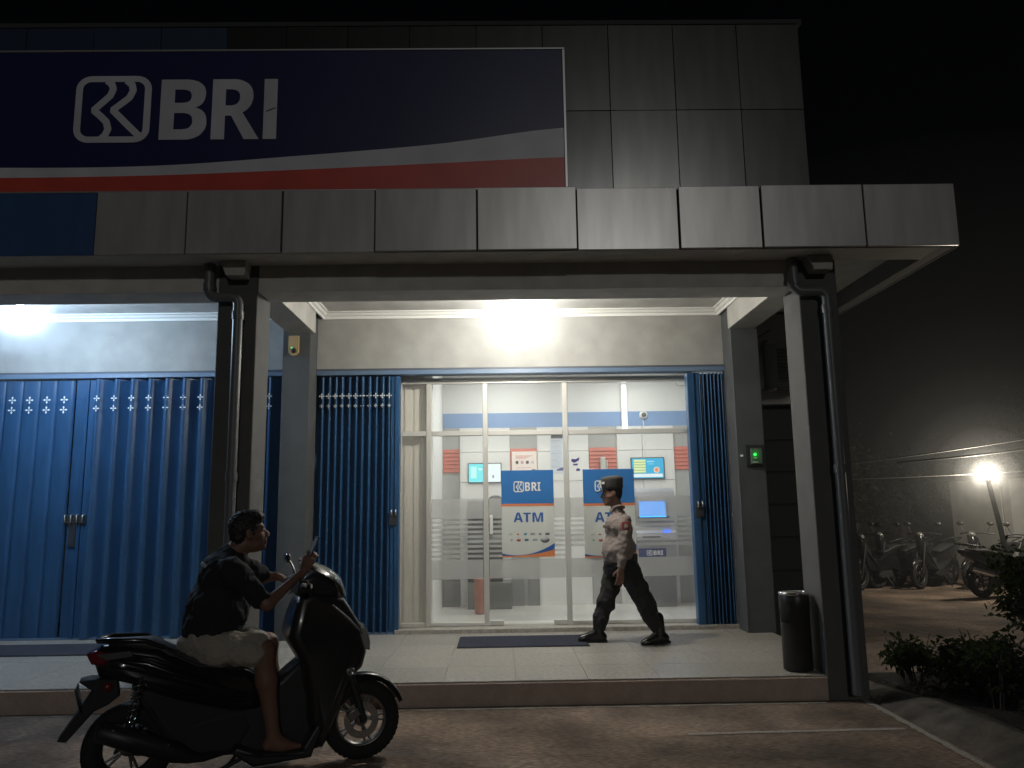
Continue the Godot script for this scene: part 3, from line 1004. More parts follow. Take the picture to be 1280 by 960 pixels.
# ------------------------------------------------------------------ the machine lobby
func room():
	var Z := 9.35
	var BK := -2.05
	# shell with thickness
	part(bank, "lobby_ceiling", boxm(Vector3(-1.245, 3.55, -2.25), Vector3(2.95, 3.65, -.205)), M.room)
	part(bank, "lobby_wall", boxm(Vector3(-.95, .2515, BK - .1), Vector3(2.78, 3.548, BK)), M.room, Vector3.ZERO)
	part(bank, "lobby_wall", boxm(Vector3(2.76, .2515, BK + .002), Vector3(2.86, 3.548, -.21)), M.room)
	part(bank, "lobby_wall", boxm(Vector3(-.95, .2515, BK + .002), Vector3(-.845, 3.548, -.34)), M.room)
	part(bank, "lobby_wall", boxm(Vector3(-1.29, .2515, -.42), Vector3(-.952, 3.548, -.32)), M.cream)
	for k in 3:
		part(bank, "wall_batten", boxm(Vector3(-1.19 + k * .12, .2515, -.318), Vector3(-1.11 + k * .12, 3.12, -.306), .003), M.cream)
	var fl := part(bank, "lobby_floor", boxm(Vector3(-.94, .2505, BK + .003), Vector3(2.75, .2545, -.25)), M.room_tile)
	var tm := boxm(Vector3(-.297, 0, -.297), Vector3(.297, .004, .297), .0015)
	for ix in 6:
		for iz in 3:
			part(fl, "tile", tm, [M.room_tile, mat(Color(.63, .61, .57), .32)][(ix + iz) % 2], Vector3(-.60 + ix * .6, .2548, -.6 - iz * .56))
	# blue band and cladding of the back wall
	part(bank, "blue_band", boxm(Vector3(-.843, 2.772, BK + .0015), Vector3(2.758, 2.985, BK + .012)), M.band)
	var gx := [[-.843, -.60], [.128, .520], [1.271, 1.676], [2.511, 2.757]]
	for g in gx:
		part(bank, "grey_strip", boxm(Vector3(g[0], .256, BK + .0015), Vector3(g[1], 2.770, BK + .01)), M.gray)
		var lv := part(bank, "red_louvre", boxm(Vector3(g[0] + .004, 2.125, BK + .011), Vector3(g[1] - .004, 2.462, BK + .018)), M.red)
		for k in 6:
			var b := MB.new()
			b.box(Vector3((g[0] + g[1]) * .5, 2.153 + k * .056, BK + .027), Vector3(g[1] - g[0] - .012, .048, .010), .003, Basis(Vector3.RIGHT, -.22))
			part(lv, "slat", b.done(), M.red)
	var wx := [[-.598, .126, [-.235]], [.522, 1.269, [.9]], [1.678, 2.509, [2.05]]]
	var ys := [.256, .80, 1.22, 1.60, 1.985, 2.415, 2.768]
	for w in wx:
		var cuts: Array = [w[0]] + (w[2] if w[0] > 1.0 else []) + [w[1]]
		for c in cuts.size() - 1:
			for j in ys.size() - 1:
				part(bank, "wall_panel", boxm(Vector3(cuts[c] + .003, ys[j] + .003, BK + .002), Vector3(cuts[c + 1] - .003, ys[j + 1] - .003, BK + .05), .003), M.white)
	# skirting blocks of the strips
	for g in [[-.84, -.60], [.13, .30], [.36, .52]]:
		part(bank, "skirting_block", boxm(Vector3(g[0], .257, BK + .012), Vector3(g[1], .62, BK + .09), .004), mat(Color(.20, .205, .20), .6))
	# ceiling light panels
	for k in 2:
		var at := Vector3(.05 + k * 1.75, 3.545, SHUT - 1.15)
		var t := thing("ceiling_light", "flat white ceiling light over the %s half of the machine lobby" % ["left", "right"][k], "ceiling light", at)
		part(t, "housing", boxm(Vector3(-.32, -.02, -.32), Vector3(.32, .003, .32), .004), M.white)
		part(t, "diffuser", boxm(Vector3(-.3, -.028, -.3), Vector3(.3, -.021, .3)), glow(Color(1, 1, .97), 1.2))
		area(t, Vector3(0, -.035, 0), Vector2(.58, .58), 1.75, Color(.985, 1.0, .97), Vector3(-PI / 2, 0, 0))
	# glowing bar added in place of a tube lamp reflection in the glass
	var tl := thing("reflection_bar", "glowing upright white bar on the lobby back wall standing in for a reflected tube", "light", Vector3(1.807, 2.70, SHUT + BK + .06))
	part(tl, "tube", boxm(Vector3(-.034, 0, 0), Vector3(.034, .67, .03), .012), glow(Color(1, 1, 1), 2.0))  # glows to imitate the mirrored tube
	part(tl, "bar_backing", boxm(Vector3(-.045, -.03, -.045), Vector3(.045, .70, -.001), .006), M.white)  # backing made up to carry the imitation bar
	area(tl, Vector3(0, .335, .035), Vector2(.06, .64), .12, Color(1, 1, 1), Vector3(0, PI, 0))  # light added along with the imitation bar
	# dome camera on a cable
	var dc := thing("dome_camera", "small round white dome camera on the lobby's back wall", "camera", Vector3(2.09, 2.93, SHUT + BK + .012))
	var b := MB.new()
	b.lathe([Vector2(0, .045), Vector2(.05, .04), Vector2(.062, .015), Vector2(.062, 0)], 16, Transform3D(Basis(Vector3.RIGHT, PI / 2), Vector3.ZERO))
	part(dc, "housing", b.done(), M.white)
	b = MB.new()
	b.lathe([Vector2(0, .035), Vector2(.02, .03), Vector2(.033, .012), Vector2(.036, 0)], 14, Transform3D(Basis(Vector3.RIGHT, PI / 2), Vector3(0, 0, .036)))
	part(dc, "lens", b.done(), mat(Color(.10, .10, .10), .2))
	b = MB.new()
	b.tube([Vector3(-.01, -.06, .0), Vector3(-.008, -.16, .044), Vector3(0, -.60, .044)], .006, 6)
	part(dc, "cable", b.done(), M.white)
	var em := thing("emergency_lamp", "white emergency lamp box high in the right corner of the lobby", "lamp", Vector3(2.66, 3.36, SHUT + BK + .002))
	part(em, "case", boxm(Vector3(-.06, 0, 0), Vector3(.07, .16, .10), .012), M.white)
	part(em, "lens", boxm(Vector3(-.04, .03, .101), Vector3(.05, .10, .106), .004), mat(Color(.8, .8, .78), .2))
	# screens and notices
	var im := Image.create(32, 32, false, Image.FORMAT_RGB8)
	im.fill(Color(.45, .93, .95))
	im.fill_rect(Rect2i(4, 5, 12, 20), Color(.75, 1, .98))
	im.fill_rect(Rect2i(20, 8, 8, 3), Color(.9, 1, 1))
	screen("wall_screen", "left of two small cyan screens on the lobby wall", Vector3(-.355, 2.115, SHUT + BK + .052), .225, .26, im, 1.1)
	im = Image.create(32, 32, false, Image.FORMAT_RGB8)
	im.fill(Color(.93, 1, 1))
	im.fill_rect(Rect2i(14, 20, 3, 5), Color(.5, .5, .55))
	screen("wall_screen", "right of two small screens on the lobby wall, white", Vector3(-.115, 2.115, SHUT + BK + .052), .21, .26, im, 1.1)
	im = Image.create(96, 60, false, Image.FORMAT_RGB8)
	im.fill(Color(.16, .72, .90))
	im.fill_rect(Rect2i(6, 4, 36, 40), Color(.93, .98, .70))
	for k in 5:
		im.fill_rect(Rect2i(6, 11 + k * 8, 36, 2), Color(.45, .70, .55))
	im.fill_rect(Rect2i(46, 8, 22, 4), Color(.6, .9, 1))
	im.fill_rect(Rect2i(50, 16, 16, 3), Color(.5, .88, 1))
	for yy in 18:
		for xx in 20:
			if Vector2(xx - 10, yy - 9).length() < 9:
				im.set_pixel(64 + xx, 26 + yy, Color(.95, .55, .35) if Vector2(xx - 10, yy - 9).length() < 6 else Color(1, .9, .8))
	im.fill_rect(Rect2i(4, 47, 88, 10), Color(.95, 1, 1))
	screen("television", "flat television showing a blue and yellow notice on the lobby wall", Vector3(2.11, 2.152, SHUT + BK + .053), .46, .285, im, 1.0)
	im = Image.create(96, 72, false, Image.FORMAT_RGB8)
	im.fill(Color(.93, .88, .85))
	for k in 4:
		im.fill_rect(Rect2i(14, 14 + k * 3, 68 - k * 9, 1), Color(.75, .35, .3))
	for k in 4:
		for yy in 14:
			for xx in 14:
				if Vector2(xx - 7, yy - 7).length() < 6:
					im.set_pixel(12 + k * 20 + xx, 30 + yy, [Color(.25, .2, .25), Color(.75, .6, .6), Color(.3, .2, .25), Color(.8, .75, .75)][k])
	im.fill_rect(Rect2i(16, 56, 60, 1), Color(.7, .4, .4))
	im.fill_rect(Rect2i(76, 62, 14, 6), Color(.3, .28, .3))
	notice("red and white safety notice with round pictures on the wall", Vector3(.335, 2.268, SHUT + BK + .036), .36, .30, im)
	im = Image.create(40, 140, false, Image.FORMAT_RGB8)
	im.fill(Color(.80, .83, .87))
	im.fill_rect(Rect2i(3, 0, 36, 14), Color(.33, .33, .36))
	for k in 26:
		im.fill_rect(Rect2i(3, 20 + k * 4, [30, 24, 33, 18, 28][k % 5], 1), Color(.62, .66, .72) if k % 6 else Color(.4, .42, .5))
	for yy in 12:
		im.fill_rect(Rect2i(34 - yy * 2 if yy < 9 else 18, 118 + yy, mini(6 + yy * 2, 20), 1), Color(.25, .27, .48))
	notice("tall pale notice with fine print beside the glass door's mullion", Vector3(.808, 2.375, SHUT + BK + .054), .19, .56, im)
	# little stickers on the glass right of the mullion
	var sk := thing("glass_sticker", "small dark blue stickers on the glass right of the door mullion", "sticker", Vector3(.905, 2.16, SHUT - .2 + .007))
	var b2 := MB.new()
	b2.prism(PackedVector2Array([Vector2(-.055, 0), Vector2(-.02, -.02), Vector2(.04, .01), Vector2(.045, .05), Vector2(.0, .025), Vector2(-.05, .03)]), 0, .0015)
	b2.prism(PackedVector2Array([Vector2(-.03, -.05), Vector2(.02, -.05), Vector2(.03, -.028), Vector2(-.035, -.03)]), 0, .0015)
	b2.prism(PackedVector2Array([Vector2(.0, -.115), Vector2(.045, -.12), Vector2(.05, -.09), Vector2(.01, -.085)]), 0, .0015)
	part(sk, "print", b2.done(), mat(Color(.06, .06, .22), .5))
	machines(BK)
	# bin
	var ob := thing("lobby_bin", "tall brownish orange bin standing in the lobby behind the mullion", "bin", Vector3(-.27, .259, SHUT - 1.22))
	b = MB.new()
	b.lathe([Vector2(0, 0), Vector2(.095, 0), Vector2(.10, .01), Vector2(.105, .40), Vector2(.108, .43), Vector2(.09, .45), Vector2(0, .455)], 20)
	part(ob, "body", b.done(), mat(Color(.40, .145, .09), .5))
	b = MB.new()
	b.lathe([Vector2(.106, .425), Vector2(.113, .43), Vector2(.113, .445), Vector2(.10, .45)], 20)
	part(ob, "rim", b.done(), mat(Color(.30, .11, .07), .4))

func screen(called: String, label: String, at: Vector3, w: float, h: float, im: Image, e: float):
	var t := thing(called, label, "screen", at)
	part(t, "bezel", boxm(Vector3(-w * .5 - .012, -h * .5 - .012, 0), Vector3(w * .5 + .012, h * .5 + .012, .03), .004), M.black)
	var p := picture(w, h, ImageTexture.create_from_image(im), e)
	part(t, "display", p[0], p[1], Vector3(0, 0, .0312))
	area(t, Vector3(0, 0, .036), Vector2(w, h), .01, Color(.8, .95, 1), Vector3(0, PI, 0))

func notice(label: String, at: Vector3, w: float, h: float, im: Image):
	var t := thing("wall_notice", label, "notice", at)
	part(t, "board", boxm(Vector3(-w * .5, -h * .5, -.006), Vector3(w * .5, h * .5, 0)), M.white)
	var p := picture(w, h, ImageTexture.create_from_image(im))
	part(t, "print", p[0], p[1], Vector3(0, 0, .0012))

func machines(BK: float):
	# right machine: blue screen glowing through the frosted film
	var t := thing("cash_machine", "grey cash machine with a glowing blue screen at right of the lobby", "cash machine", Vector3(2.12, .259, SHUT + BK + .052))
	var body := mat(Color(.36, .37, .40), .45)
	var dark := mat(Color(.07, .075, .09), .5)
	var b := MB.new()
	b.slab(PackedVector2Array([Vector2(0, .44), Vector2(0, 1.60), Vector2(.30, 1.60), Vector2(.36, 1.54), Vector2(.28, 1.13), Vector2(.36, 1.02), Vector2(.48, .97), Vector2(.48, .90), Vector2(.38, .86), Vector2(.38, .44)]), func(_p): return .285, .02, Transform3D(Basis(Vector3.UP, -PI / 2), Vector3.ZERO))
	part(t, "cabinet", b.done(), body)
	part(t, "base", boxm(Vector3(-.27, 0, .002), Vector3(.25, .435, .40), .008), mat(Color(.15, .155, .16), .5))
	b = MB.new()
	b.box(Vector3(-.02, 1.325, .337), Vector3(.44, .32, .02), .006, Basis(Vector3.RIGHT, -.19))
	part(t, "bezel", b.done(), dark)
	var sc := MB.new()
	sc.box(Vector3(-.03, 1.33, .350), Vector3(.37, .26, .006), 0, Basis(Vector3.RIGHT, -.19))
	part(t, "screen", sc.done(), glow(Color(.03, .32, .95), 3.2))
	part(t, "card_slot", boxm(Vector3(.08, .99, .47), Vector3(.18, 1.05, .49), .004), glow(Color(.05, .16, .95), 2.0))
	part(t, "keypad", boxm(Vector3(-.14, .972, .38), Vector3(.04, .985, .47), .003), dark)
	part(t, "cash_slot", boxm(Vector3(-.2, .92, .481), Vector3(.04, .945, .487)), dark)
	part(t, "name_plate", boxm(Vector3(-.25, .66, .381), Vector3(.13, .775, .386)), mat(Color(.02, .035, .16), .4))
	part(t, "lettering", text_mesh("BRI", .13, .06, .003), M.white, Vector3(.02, .718, .388))
	part(t, "emblem", emblem_mesh(.075, .07, .003), M.white, Vector3(-.10, .718, .388))
	area(t, Vector3(-.03, 1.33, .375), Vector2(.36, .25), .12, Color(.10, .42, 1), Vector3(-.19, PI, 0))
	# left machine: dark
	var u := thing("cash_machine", "dark cash machine behind the striped film at left of the lobby", "cash machine", Vector3(-.235, .259, SHUT + BK + .052))
	b = MB.new()
	b.slab(PackedVector2Array([Vector2(0, .36), Vector2(0, 1.42), Vector2(.20, 1.46), Vector2(.34, 1.38), Vector2(.28, 1.06), Vector2(.36, .95), Vector2(.46, .90), Vector2(.46, .84), Vector2(.36, .78), Vector2(.36, .36)]), func(_p): return .24, .02, Transform3D(Basis(Vector3.UP, -PI / 2), Vector3.ZERO))
	part(u, "cabinet", b.done(), mat(Color(.05, .05, .05), .45))
	part(u, "base", boxm(Vector3(-.24, 0, .002), Vector3(.36, .355, .38), .008), mat(Color(.13, .14, .125), .5))
	b = MB.new()
	b.box(Vector3(0, 1.22, .322), Vector3(.36, .24, .012), .004, Basis(Vector3.RIGHT, -.19))
	part(u, "screen", b.done(), mat(Color(.02, .025, .03), .15))
	part(u, "keypad", boxm(Vector3(-.12, .903, .36), Vector3(.06, .912, .45), .003), M.steel)
	b = MB.new()
	b.lathe([Vector2(.11, 0), Vector2(.10, .05), Vector2(.06, .085), Vector2(0, .095)], 18, Transform3D(Basis.from_scale(Vector3(1, 1, .6)), Vector3(.15, 1.44, .12)))
	part(u, "hood", b.done(), mat(Color(.09, .09, .085), .5))
	# hand gel bottle on a stand near the second banner
	var v := thing("bottle_stand", "small pale upright dispenser against the red louvre above the right banner", "dispenser", Vector3(1.47, 2.05, SHUT + BK + .05))
	part(v, "body", boxm(Vector3(-.04, 0, 0), Vector3(.03, .27, .07), .01), mat(Color(.62, .60, .55), .5))
	part(v, "wedge", boxm(Vector3(.032, 0, .005), Vector3(.06, .22, .06), .008), mat(Color(.45, .44, .41), .5))

# ------------------------------------------------------------------ the big sign
func signboard():
	var t := thing("signboard", "long dark blue bank signboard with white lettering and an orange wave", "sign", Vector3(-3.3, 4.335, -6.46))
	var X := 3.3
	part(t, "case", boxm(Vector3(-7.6 + X, 0, -.18), Vector3(.60 + X, 1.335, -.003), .004), mat(Color(.3, .3, .31), .4, .5))
	part(t, "blue_face", boxm(Vector3(-7.58 + X, .018, -.002), Vector3(.585 + X, 1.318, .006)), M.sign_blue)
	# frame
	for f in [[-7.6, 1.319, .612, 1.337], [-7.6, 0.0, .612, .017], [.588, .0175, .612, 1.3185]]:
		part(t, "frame", boxm(Vector3(f[0] + X, f[1], -.001), Vector3(f[2] + X, f[3], .016), .003), mat(Color(.5, .5, .52), .35, .6))
	var white := PackedVector2Array()
	var orange := PackedVector2Array()
	var up := []
	var mid := []
	for k in 33:
		var f := k / 32.0
		var x := lerpf(-7.58, .585, f)
		up.append(Vector2(x, _curve(x, [-7.6, -6.0, -4.33, -2.95, -1.555, -.5, .6], [4.72, 4.62, 4.575, 4.582, 4.675, 4.765, 4.907])))
		mid.append(Vector2(x, _curve(x, [-7.6, -6.0, -4.32, -2.94, -1.553, -.5, .6], [4.56, 4.50, 4.482, 4.494, 4.541, 4.585, 4.632])))
	for p in up:
		white.append(Vector2(p.x + X, p.y - 4.335))
	for k in 33:
		white.append(Vector2(mid[32 - k].x + X, mid[32 - k].y - 4.335))
	for p in mid:
		orange.append(Vector2(p.x + X, p.y - 4.335))
	orange.append(Vector2(.585 + X, .018)); orange.append(Vector2(-7.58 + X, .018))
	var b := MB.new()
	b.prism(white, .0065, .0085)
	part(t, "white_wave", b.done(), M.sign_white)
	b = MB.new()
	b.prism(orange, .0065, .0085)
	part(t, "orange_wave", b.done(), M.sign_orange)
	part(t, "emblem", emblem_mesh(.66, .625, .004), M.sign_white, Vector3(-3.365 + X, .775, .0095))
	for q in [["B", -2.748, .408], ["R", -2.292, .418], ["I", -1.99, .112]]:
		part(t, "letter", text_mesh(q[0], q[2], .565, .004) if q[0] != "I" else boxm(Vector3(-.058, -.2825, -.002), Vector3(.058, .2825, .002)), M.sign_white, Vector3(q[1] + X, .768, .0095))
	var sc := part(t, "scratch", boxm(Vector3(-.045, -.005, 0), Vector3(.045, .005, .001)), M.sign_blue, Vector3(-1.985 + X, .76, .0118))
	sc.rotation.z = .38
	# brackets that carry the case on the canopy
	for x in [-6.0, -3.5, -1.2, .3]:
		part(t, "bracket", boxm(Vector3(x + X - .03, -.05, -.42), Vector3(x + X + .03, .9, -.182), .004), M.steel)

func _curve(x: float, xs: Array, ys: Array) -> float:
	for i in xs.size() - 1:
		if x <= xs[i + 1]:
			var n := xs.size()
			var y0: float = ys[maxi(i - 1, 0)]
			var y3: float = ys[mini(i + 2, n - 1)]
			return cubic_interpolate(ys[i], ys[i + 1], y0, y3, clampf((x - xs[i]) / (xs[i + 1] - xs[i]), 0, 1))
	return ys[-1]

# ------------------------------------------------------------------ lamps, devices, bins and mats
func lamp(label: String, at: Vector3, e: float, c: Color):
	var t := thing("porch_lamp", label, "lamp", at)
	var b := MB.new()
	b.tube([Vector3(0, 4.0 - at.y - .001, 0), Vector3(0, .14, 0)], .012, 8)
	part(t, "stem", b.done(), M.white)
	b = MB.new()
	b.lathe([Vector2(0, .15), Vector2(.03, .15), Vector2(.034, .075), Vector2(.03, .072), Vector2(0, .072)], 14)
	part(t, "holder", b.done(), M.white)
	b = MB.new()
	b.lathe([Vector2(0, .072), Vector2(.03, .07), Vector2(.05, .03), Vector2(.055, -.01), Vector2(.045, -.045), Vector2(.02, -.063), Vector2(0, -.066)], 18)
	part(t, "bulb", b.done(), glow(c, 14.0))
	omni(t, Vector3.ZERO, e, c, .05)
	for q in [[.7, .15], [1.2, .08], [1.8, .04], [2.6, .02]]:  # nested fog shells added to build up the bulb's halo
		halo_fog(t, Vector3.ZERO, Vector3(q[0], q[0] * .75, q[0] * .92), q[1])

func halo_fog(parent: Node3D, at: Vector3, size: Vector3, density: float):
	# added fog shell that imitates the glare halo round a lamp
	var f := FogVolume.new()
	f.name = "halo_fog"
	f.shape = RenderingServer.FOG_VOLUME_SHAPE_ELLIPSOID
	f.size = size
	var m := FogMaterial.new()
	m.density = density
	m.albedo = Color(.95, .96, .97)
	f.material = m
	parent.add_child(f, true)
	f.position = at

func fittings():
	lamp("bright white bulb under the ceiling of the right porch bay", Vector3(.217, 3.655, -8.0), 4.2, Color(1.0, .983, .94))
	lamp("bluish white bulb under the ceiling of the left porch bay", Vector3(-4.99, 3.70, -8.0), 3.7, Color(.78, .89, 1.0))
	# sensors on the two pillars
	var t := thing("alarm_sensor", "beige rounded alarm box with a green light high on the left pillar", "alarm box", Vector3(-2.395, 3.39, -8.995))
	var poly := PackedVector2Array([Vector2(-.058, .235), Vector2(.058, .235)])
	for k in 9:
		var a := -PI * k / 8.0
		poly.append(Vector2(.058 * cos(a), .06 + .058 * sin(a)))
	var b := MB.new()
	b.prism(poly, 0, .045)
	part(t, "case", b.done(), mat(Color(.40, .28, .13), .5))
	b = MB.new()
	b.lathe([Vector2(0, .02), Vector2(.02, .018), Vector2(.03, .006), Vector2(.032, 0)], 14, Transform3D(Basis(Vector3.RIGHT, PI / 2), Vector3(.005, .06, .045)))
	part(t, "lens", b.done(), M.black)
	b = MB.new()
	b.lathe([Vector2(0, .008), Vector2(.009, .005), Vector2(.011, 0)], 8, Transform3D(Basis(Vector3.RIGHT, PI / 2), Vector3(-.02, .095, .046)))
	part(t, "indicator_light", b.done(), glow(Color(.1, 1, .35), 1.2))
	t = thing("entry_reader", "dark wall box with a green indicator light on the right pillar", "entry reader", Vector3(2.905, 2.05, -8.995))
	part(t, "back_plate", boxm(Vector3(-.10, -.01, 0), Vector3(.11, .235, .02), .005), M.black)
	part(t, "case", boxm(Vector3(-.05, .01, .021), Vector3(.09, .20, .05), .01), mat(Color(.07, .08, .075), .3))
	b = MB.new()
	b.lathe([Vector2(0, .009), Vector2(.012, .006), Vector2(.016, 0)], 10, Transform3D(Basis(Vector3.RIGHT, PI / 2), Vector3(.0, .125, .05)))
	part(t, "indicator_light", b.done(), glow(Color(.03, 1, .12), 2.2))
	part(t, "button", boxm(Vector3(-.015, .075, .05), Vector3(.02, .09, .056), .003), mat(Color(.3, .28, .25), .4))
	part(t, "reader_slot", boxm(Vector3(-.035, .028, .05), Vector3(.03, .045, .055), .003), mat(Color(.35, .36, .34), .25))
	omni(t, Vector3(0, .125, .075), .004, Color(.05, 1, .2), .015)
	t = thing("switch", "tiny pale switch beside the entry reader on the right pillar", "switch", Vector3(2.765, 2.165, -8.996))
	part(t, "plate", boxm(Vector3(-.016, -.012, 0), Vector3(.016, .012, .012), .003), M.white)
	# air conditioner outdoor unit behind the right column
	t = thing("air_conditioner", "grey outdoor air conditioner unit on the wall behind the right column", "air conditioner", Vector3(3.52, 2.98, -9.2))
	part(t, "case", boxm(Vector3(-.35, 0, -.24), Vector3(.35, .54, 0), .012), mat(Color(.10, .105, .10), .5))
	part(t, "fan_grille", boxm(Vector3(-.20, .07, .001), Vector3(-.05, .47, .012), .004), mat(Color(.03, .03, .03), .6))
	for k in 9:
		part(t, "grille_bar", boxm(Vector3(-.20, .085 + k * .044, .013), Vector3(-.05, .097 + k * .044, .02)), mat(Color(.08, .08, .08), .5))
	for x in [-.25, .25]:
		part(t, "bracket", boxm(Vector3(x - .02, -.03, -.249), Vector3(x + .02, -.002, .02), .003), M.steel)
	b = MB.new()
	b.tube([Vector3(-.40, .62, -.10), Vector3(-.30, .68, .10)], .007, 6)
	b.tube([Vector3(-.40, .52, .02), Vector3(-.345, .55, .12)], .012, 6)
	part(t, "pipe", b.done(), M.chrome)
	# swing bin
	t = thing("swing_bin", "tall black cylinder bin with a chrome rim beside the right column", "bin", Vector3(2.525, .2012, -6.985))
	b = MB.new()
	b.lathe([Vector2(0, 0), Vector2(.099, 0), Vector2(.123, .012), Vector2(.123, .50), Vector2(.126, .505), Vector2(.126, .615), Vector2(.119, .63)], 36)
	part(t, "body", b.done(), mat(Color(.02, .019, .018), .4))
	b = MB.new()
	b.lathe([Vector2(.119, .630), Vector2(.128, .632), Vector2(.130, .645), Vector2(.122, .655), Vector2(.102, .653), Vector2(.098, .64)], 36)
	part(t, "rim", b.done(), M.chrome)
	b = MB.new()
	b.lathe([Vector2(.099, .645), Vector2(.09, .652), Vector2(0, .655)], 28)
	part(t, "ash_tray", b.done(), mat(Color(.25, .24, .23), .4, .6))
	b = MB.new()
	b.lathe([Vector2(.1245, .40), Vector2(.1275, .405), Vector2(.1275, .545), Vector2(.1245, .55)], 10, Transform3D.IDENTITY, 2.25, 3.05)
	part(t, "opening", b.done(), mat(Color(.004, .004, .004), .9))
	# door mats
	mat_thing("dark blue ribbed door mat in front of the glass entrance", Vector3(.205, .2012, -8.68), 1.37, .70, Color(.050, .055, .085))
	mat_thing("grey door mat in front of the closed left gate", Vector3(-5.05, .2012, -8.64), 1.7, .70, Color(.055, .060, .085))

func mat_thing(label: String, at: Vector3, w: float, d: float, c: Color):
	var t := thing("door_mat", label, "mat", at, 0, "door mats")
	var m := mat(c, .95, 0, "fine", 1.5, "grain", .6)
	part(t, "backing", boxm(Vector3(-w * .5, 0, -d * .5), Vector3(w * .5, .006, d * .5), .003), M.rubber)
	var b := MB.new()
	var n := 22
	for k in n:
		var z := lerpf(-d * .5 + .03, d * .5 - .03, k / float(n - 1))
		b.box(Vector3(0, .009, z), Vector3(w - .04, .008, .022), .003)
	var o := part(t, "pile", b.done(), m)
	o.set_meta("kind", "stuff")

# ------------------------------------------------------------------ the dark yard at right
func far_side():
	# round lamp on a leaning pole
	var t := thing("yard_lamp", "round glowing yard lamp on a leaning pole beyond the parked motorcycles", "street lamp", Vector3(8.80, 0, -14.0))
	var b := MB.new()
	b.tube([Vector3(.12, 0, .05), Vector3(.0, 1.1, .05), Vector3(-.13, 1.96, .05)], [.055, .045, .04], 10)
	part(t, "pole", b.done(), mat(Color(.05, .05, .05), .6))
	b = MB.new()
	b.lathe([Vector2(0, -.11), Vector2(.05, -.10), Vector2(.05, -.06), Vector2(0, -.06)], 14, Transform3D(Basis.IDENTITY, Vector3(-.14, 2.06, .05)))
	part(t, "collar", b.done(), M.dull)
	b = MB.new()
	var prof := []
	for k in 13:
		var a := PI * k / 12.0 - PI * .5
		prof.append(Vector2(.095 * cos(a), .095 * sin(a)))
	b.lathe(prof, 20, Transform3D(Basis.IDENTITY, Vector3(-.14, 2.085, .05)))
	part(t, "lamp_globe", b.done(), glow(Color(1, .98, .92), 8.0))
	omni(t, Vector3(-.14, 2.085, .05), 5.5, Color(1, .95, .86), .09)
	for q in [[.45, .05], [.8, .03], [1.3, .014], [2.0, .008], [3.0, .005], [4.4, .003]]:  # fog shells added to give the globe a soft halo
		halo_fog(t, Vector3(-.14, 2.085, .05), Vector3.ONE * q[0] * 1.3, q[1])
	halo_fog(t, Vector3(-.14, 2.2, .05), Vector3(17, 12, 10.0), .006)
	# pale low building behind the lamp
	var h := thing("outbuilding", "pale low rendered outbuilding behind the yard lamp at the right edge", "building", Vector3(14.2, 0, -17.8))
	part(h, "wall", boxm(Vector3(-2.9, 0, -2.0), Vector3(3.5, 2.12, 0)), mat(Color(.80, .79, .74), .85, 0, "coarse", .3))
	part(h, "roof", boxm(Vector3(-3.1, 2.123, -2.3), Vector3(3.7, 2.20, .28), .01), mat(Color(.12, .11, .10), .7))
	for k in 3:
		part(h, "pilaster", boxm(Vector3(-2.88 + k * 2.1, 0, .002), Vector3(-2.72 + k * 2.1, 2.1, .05), .005), mat(Color(.46, .45, .42), .85))
	# cables overhead
	for q in [[Vector3(4.6, 2.14, -13.6), Vector3(13.5, 3.36, -14.4), .014, "thin overhead cable, uppermost of the three over the yard"], [Vector3(6.9, 2.30, -13.6), Vector3(13.5, 3.14, -14.4), .020, "thick overhead cable, middle of the three over the yard"], [Vector3(4.6, 2.02, -13.9), Vector3(13.5, 2.42, -14.6), .009, "faint overhead cable, lowest of the three over the yard"]]:
		var a: Vector3 = q[0]
		var e: Vector3 = q[1]
		b = MB.new()
		var pts := []
		for k in 17:
			var f := k / 16.0
			pts.append(a.lerp(e, f) - a - Vector3(0, .10 * 4 * f * (1 - f), 0))
		b.tube(pts, q[2], 6)
		tag(part(self, "overhead_cable", b.done(), mat(Color(.09, .09, .088), .6), a), q[3], "cable", "cables over the yard")
	# trees behind
	var labels := ["dark leafy tree behind the row of motorcycles, nearest the bank", "dark leafy tree behind the motorcycles, left of the yard lamp", "tall dark tree behind the outbuilding roof"]
	var ps := [Vector3(8.0, 0, -20.5), Vector3(10.6, 0, -21.0), Vector3(16.5, 0, -23.0)]
	for k in 3:
		tree(ps[k], [3.6, 3.2, 5.0][k], labels[k], 70 + k)
	# parked motorcycles
	var mb := motorcycle("black motorcycle parked nearest the yard lamp with a chrome exhaust pipe")
	mb.position = Vector3(8.75, 0, -13.75)
	mb.rotation.y = .25
	var spots := [[7.2, -15.3, PI + .55, "motorcycle leaning at the left end of the parked row, nose toward the bank"], [7.75, -15.6, PI + .45, "second motorcycle from the left in the parked row"], [8.35, -15.4, PI + .62, "third motorcycle from the left in the parked row"], [9.3, -15.2, PI + .5, "motorcycle parked right behind the yard lamp pole"], [10.2, -14.4, .35, "rightmost motorcycle, half out of the picture beyond the bush"]]
	for s in spots:
		copy(mb, s[3], Vector3(s[0], 0, s[1]), s[2])

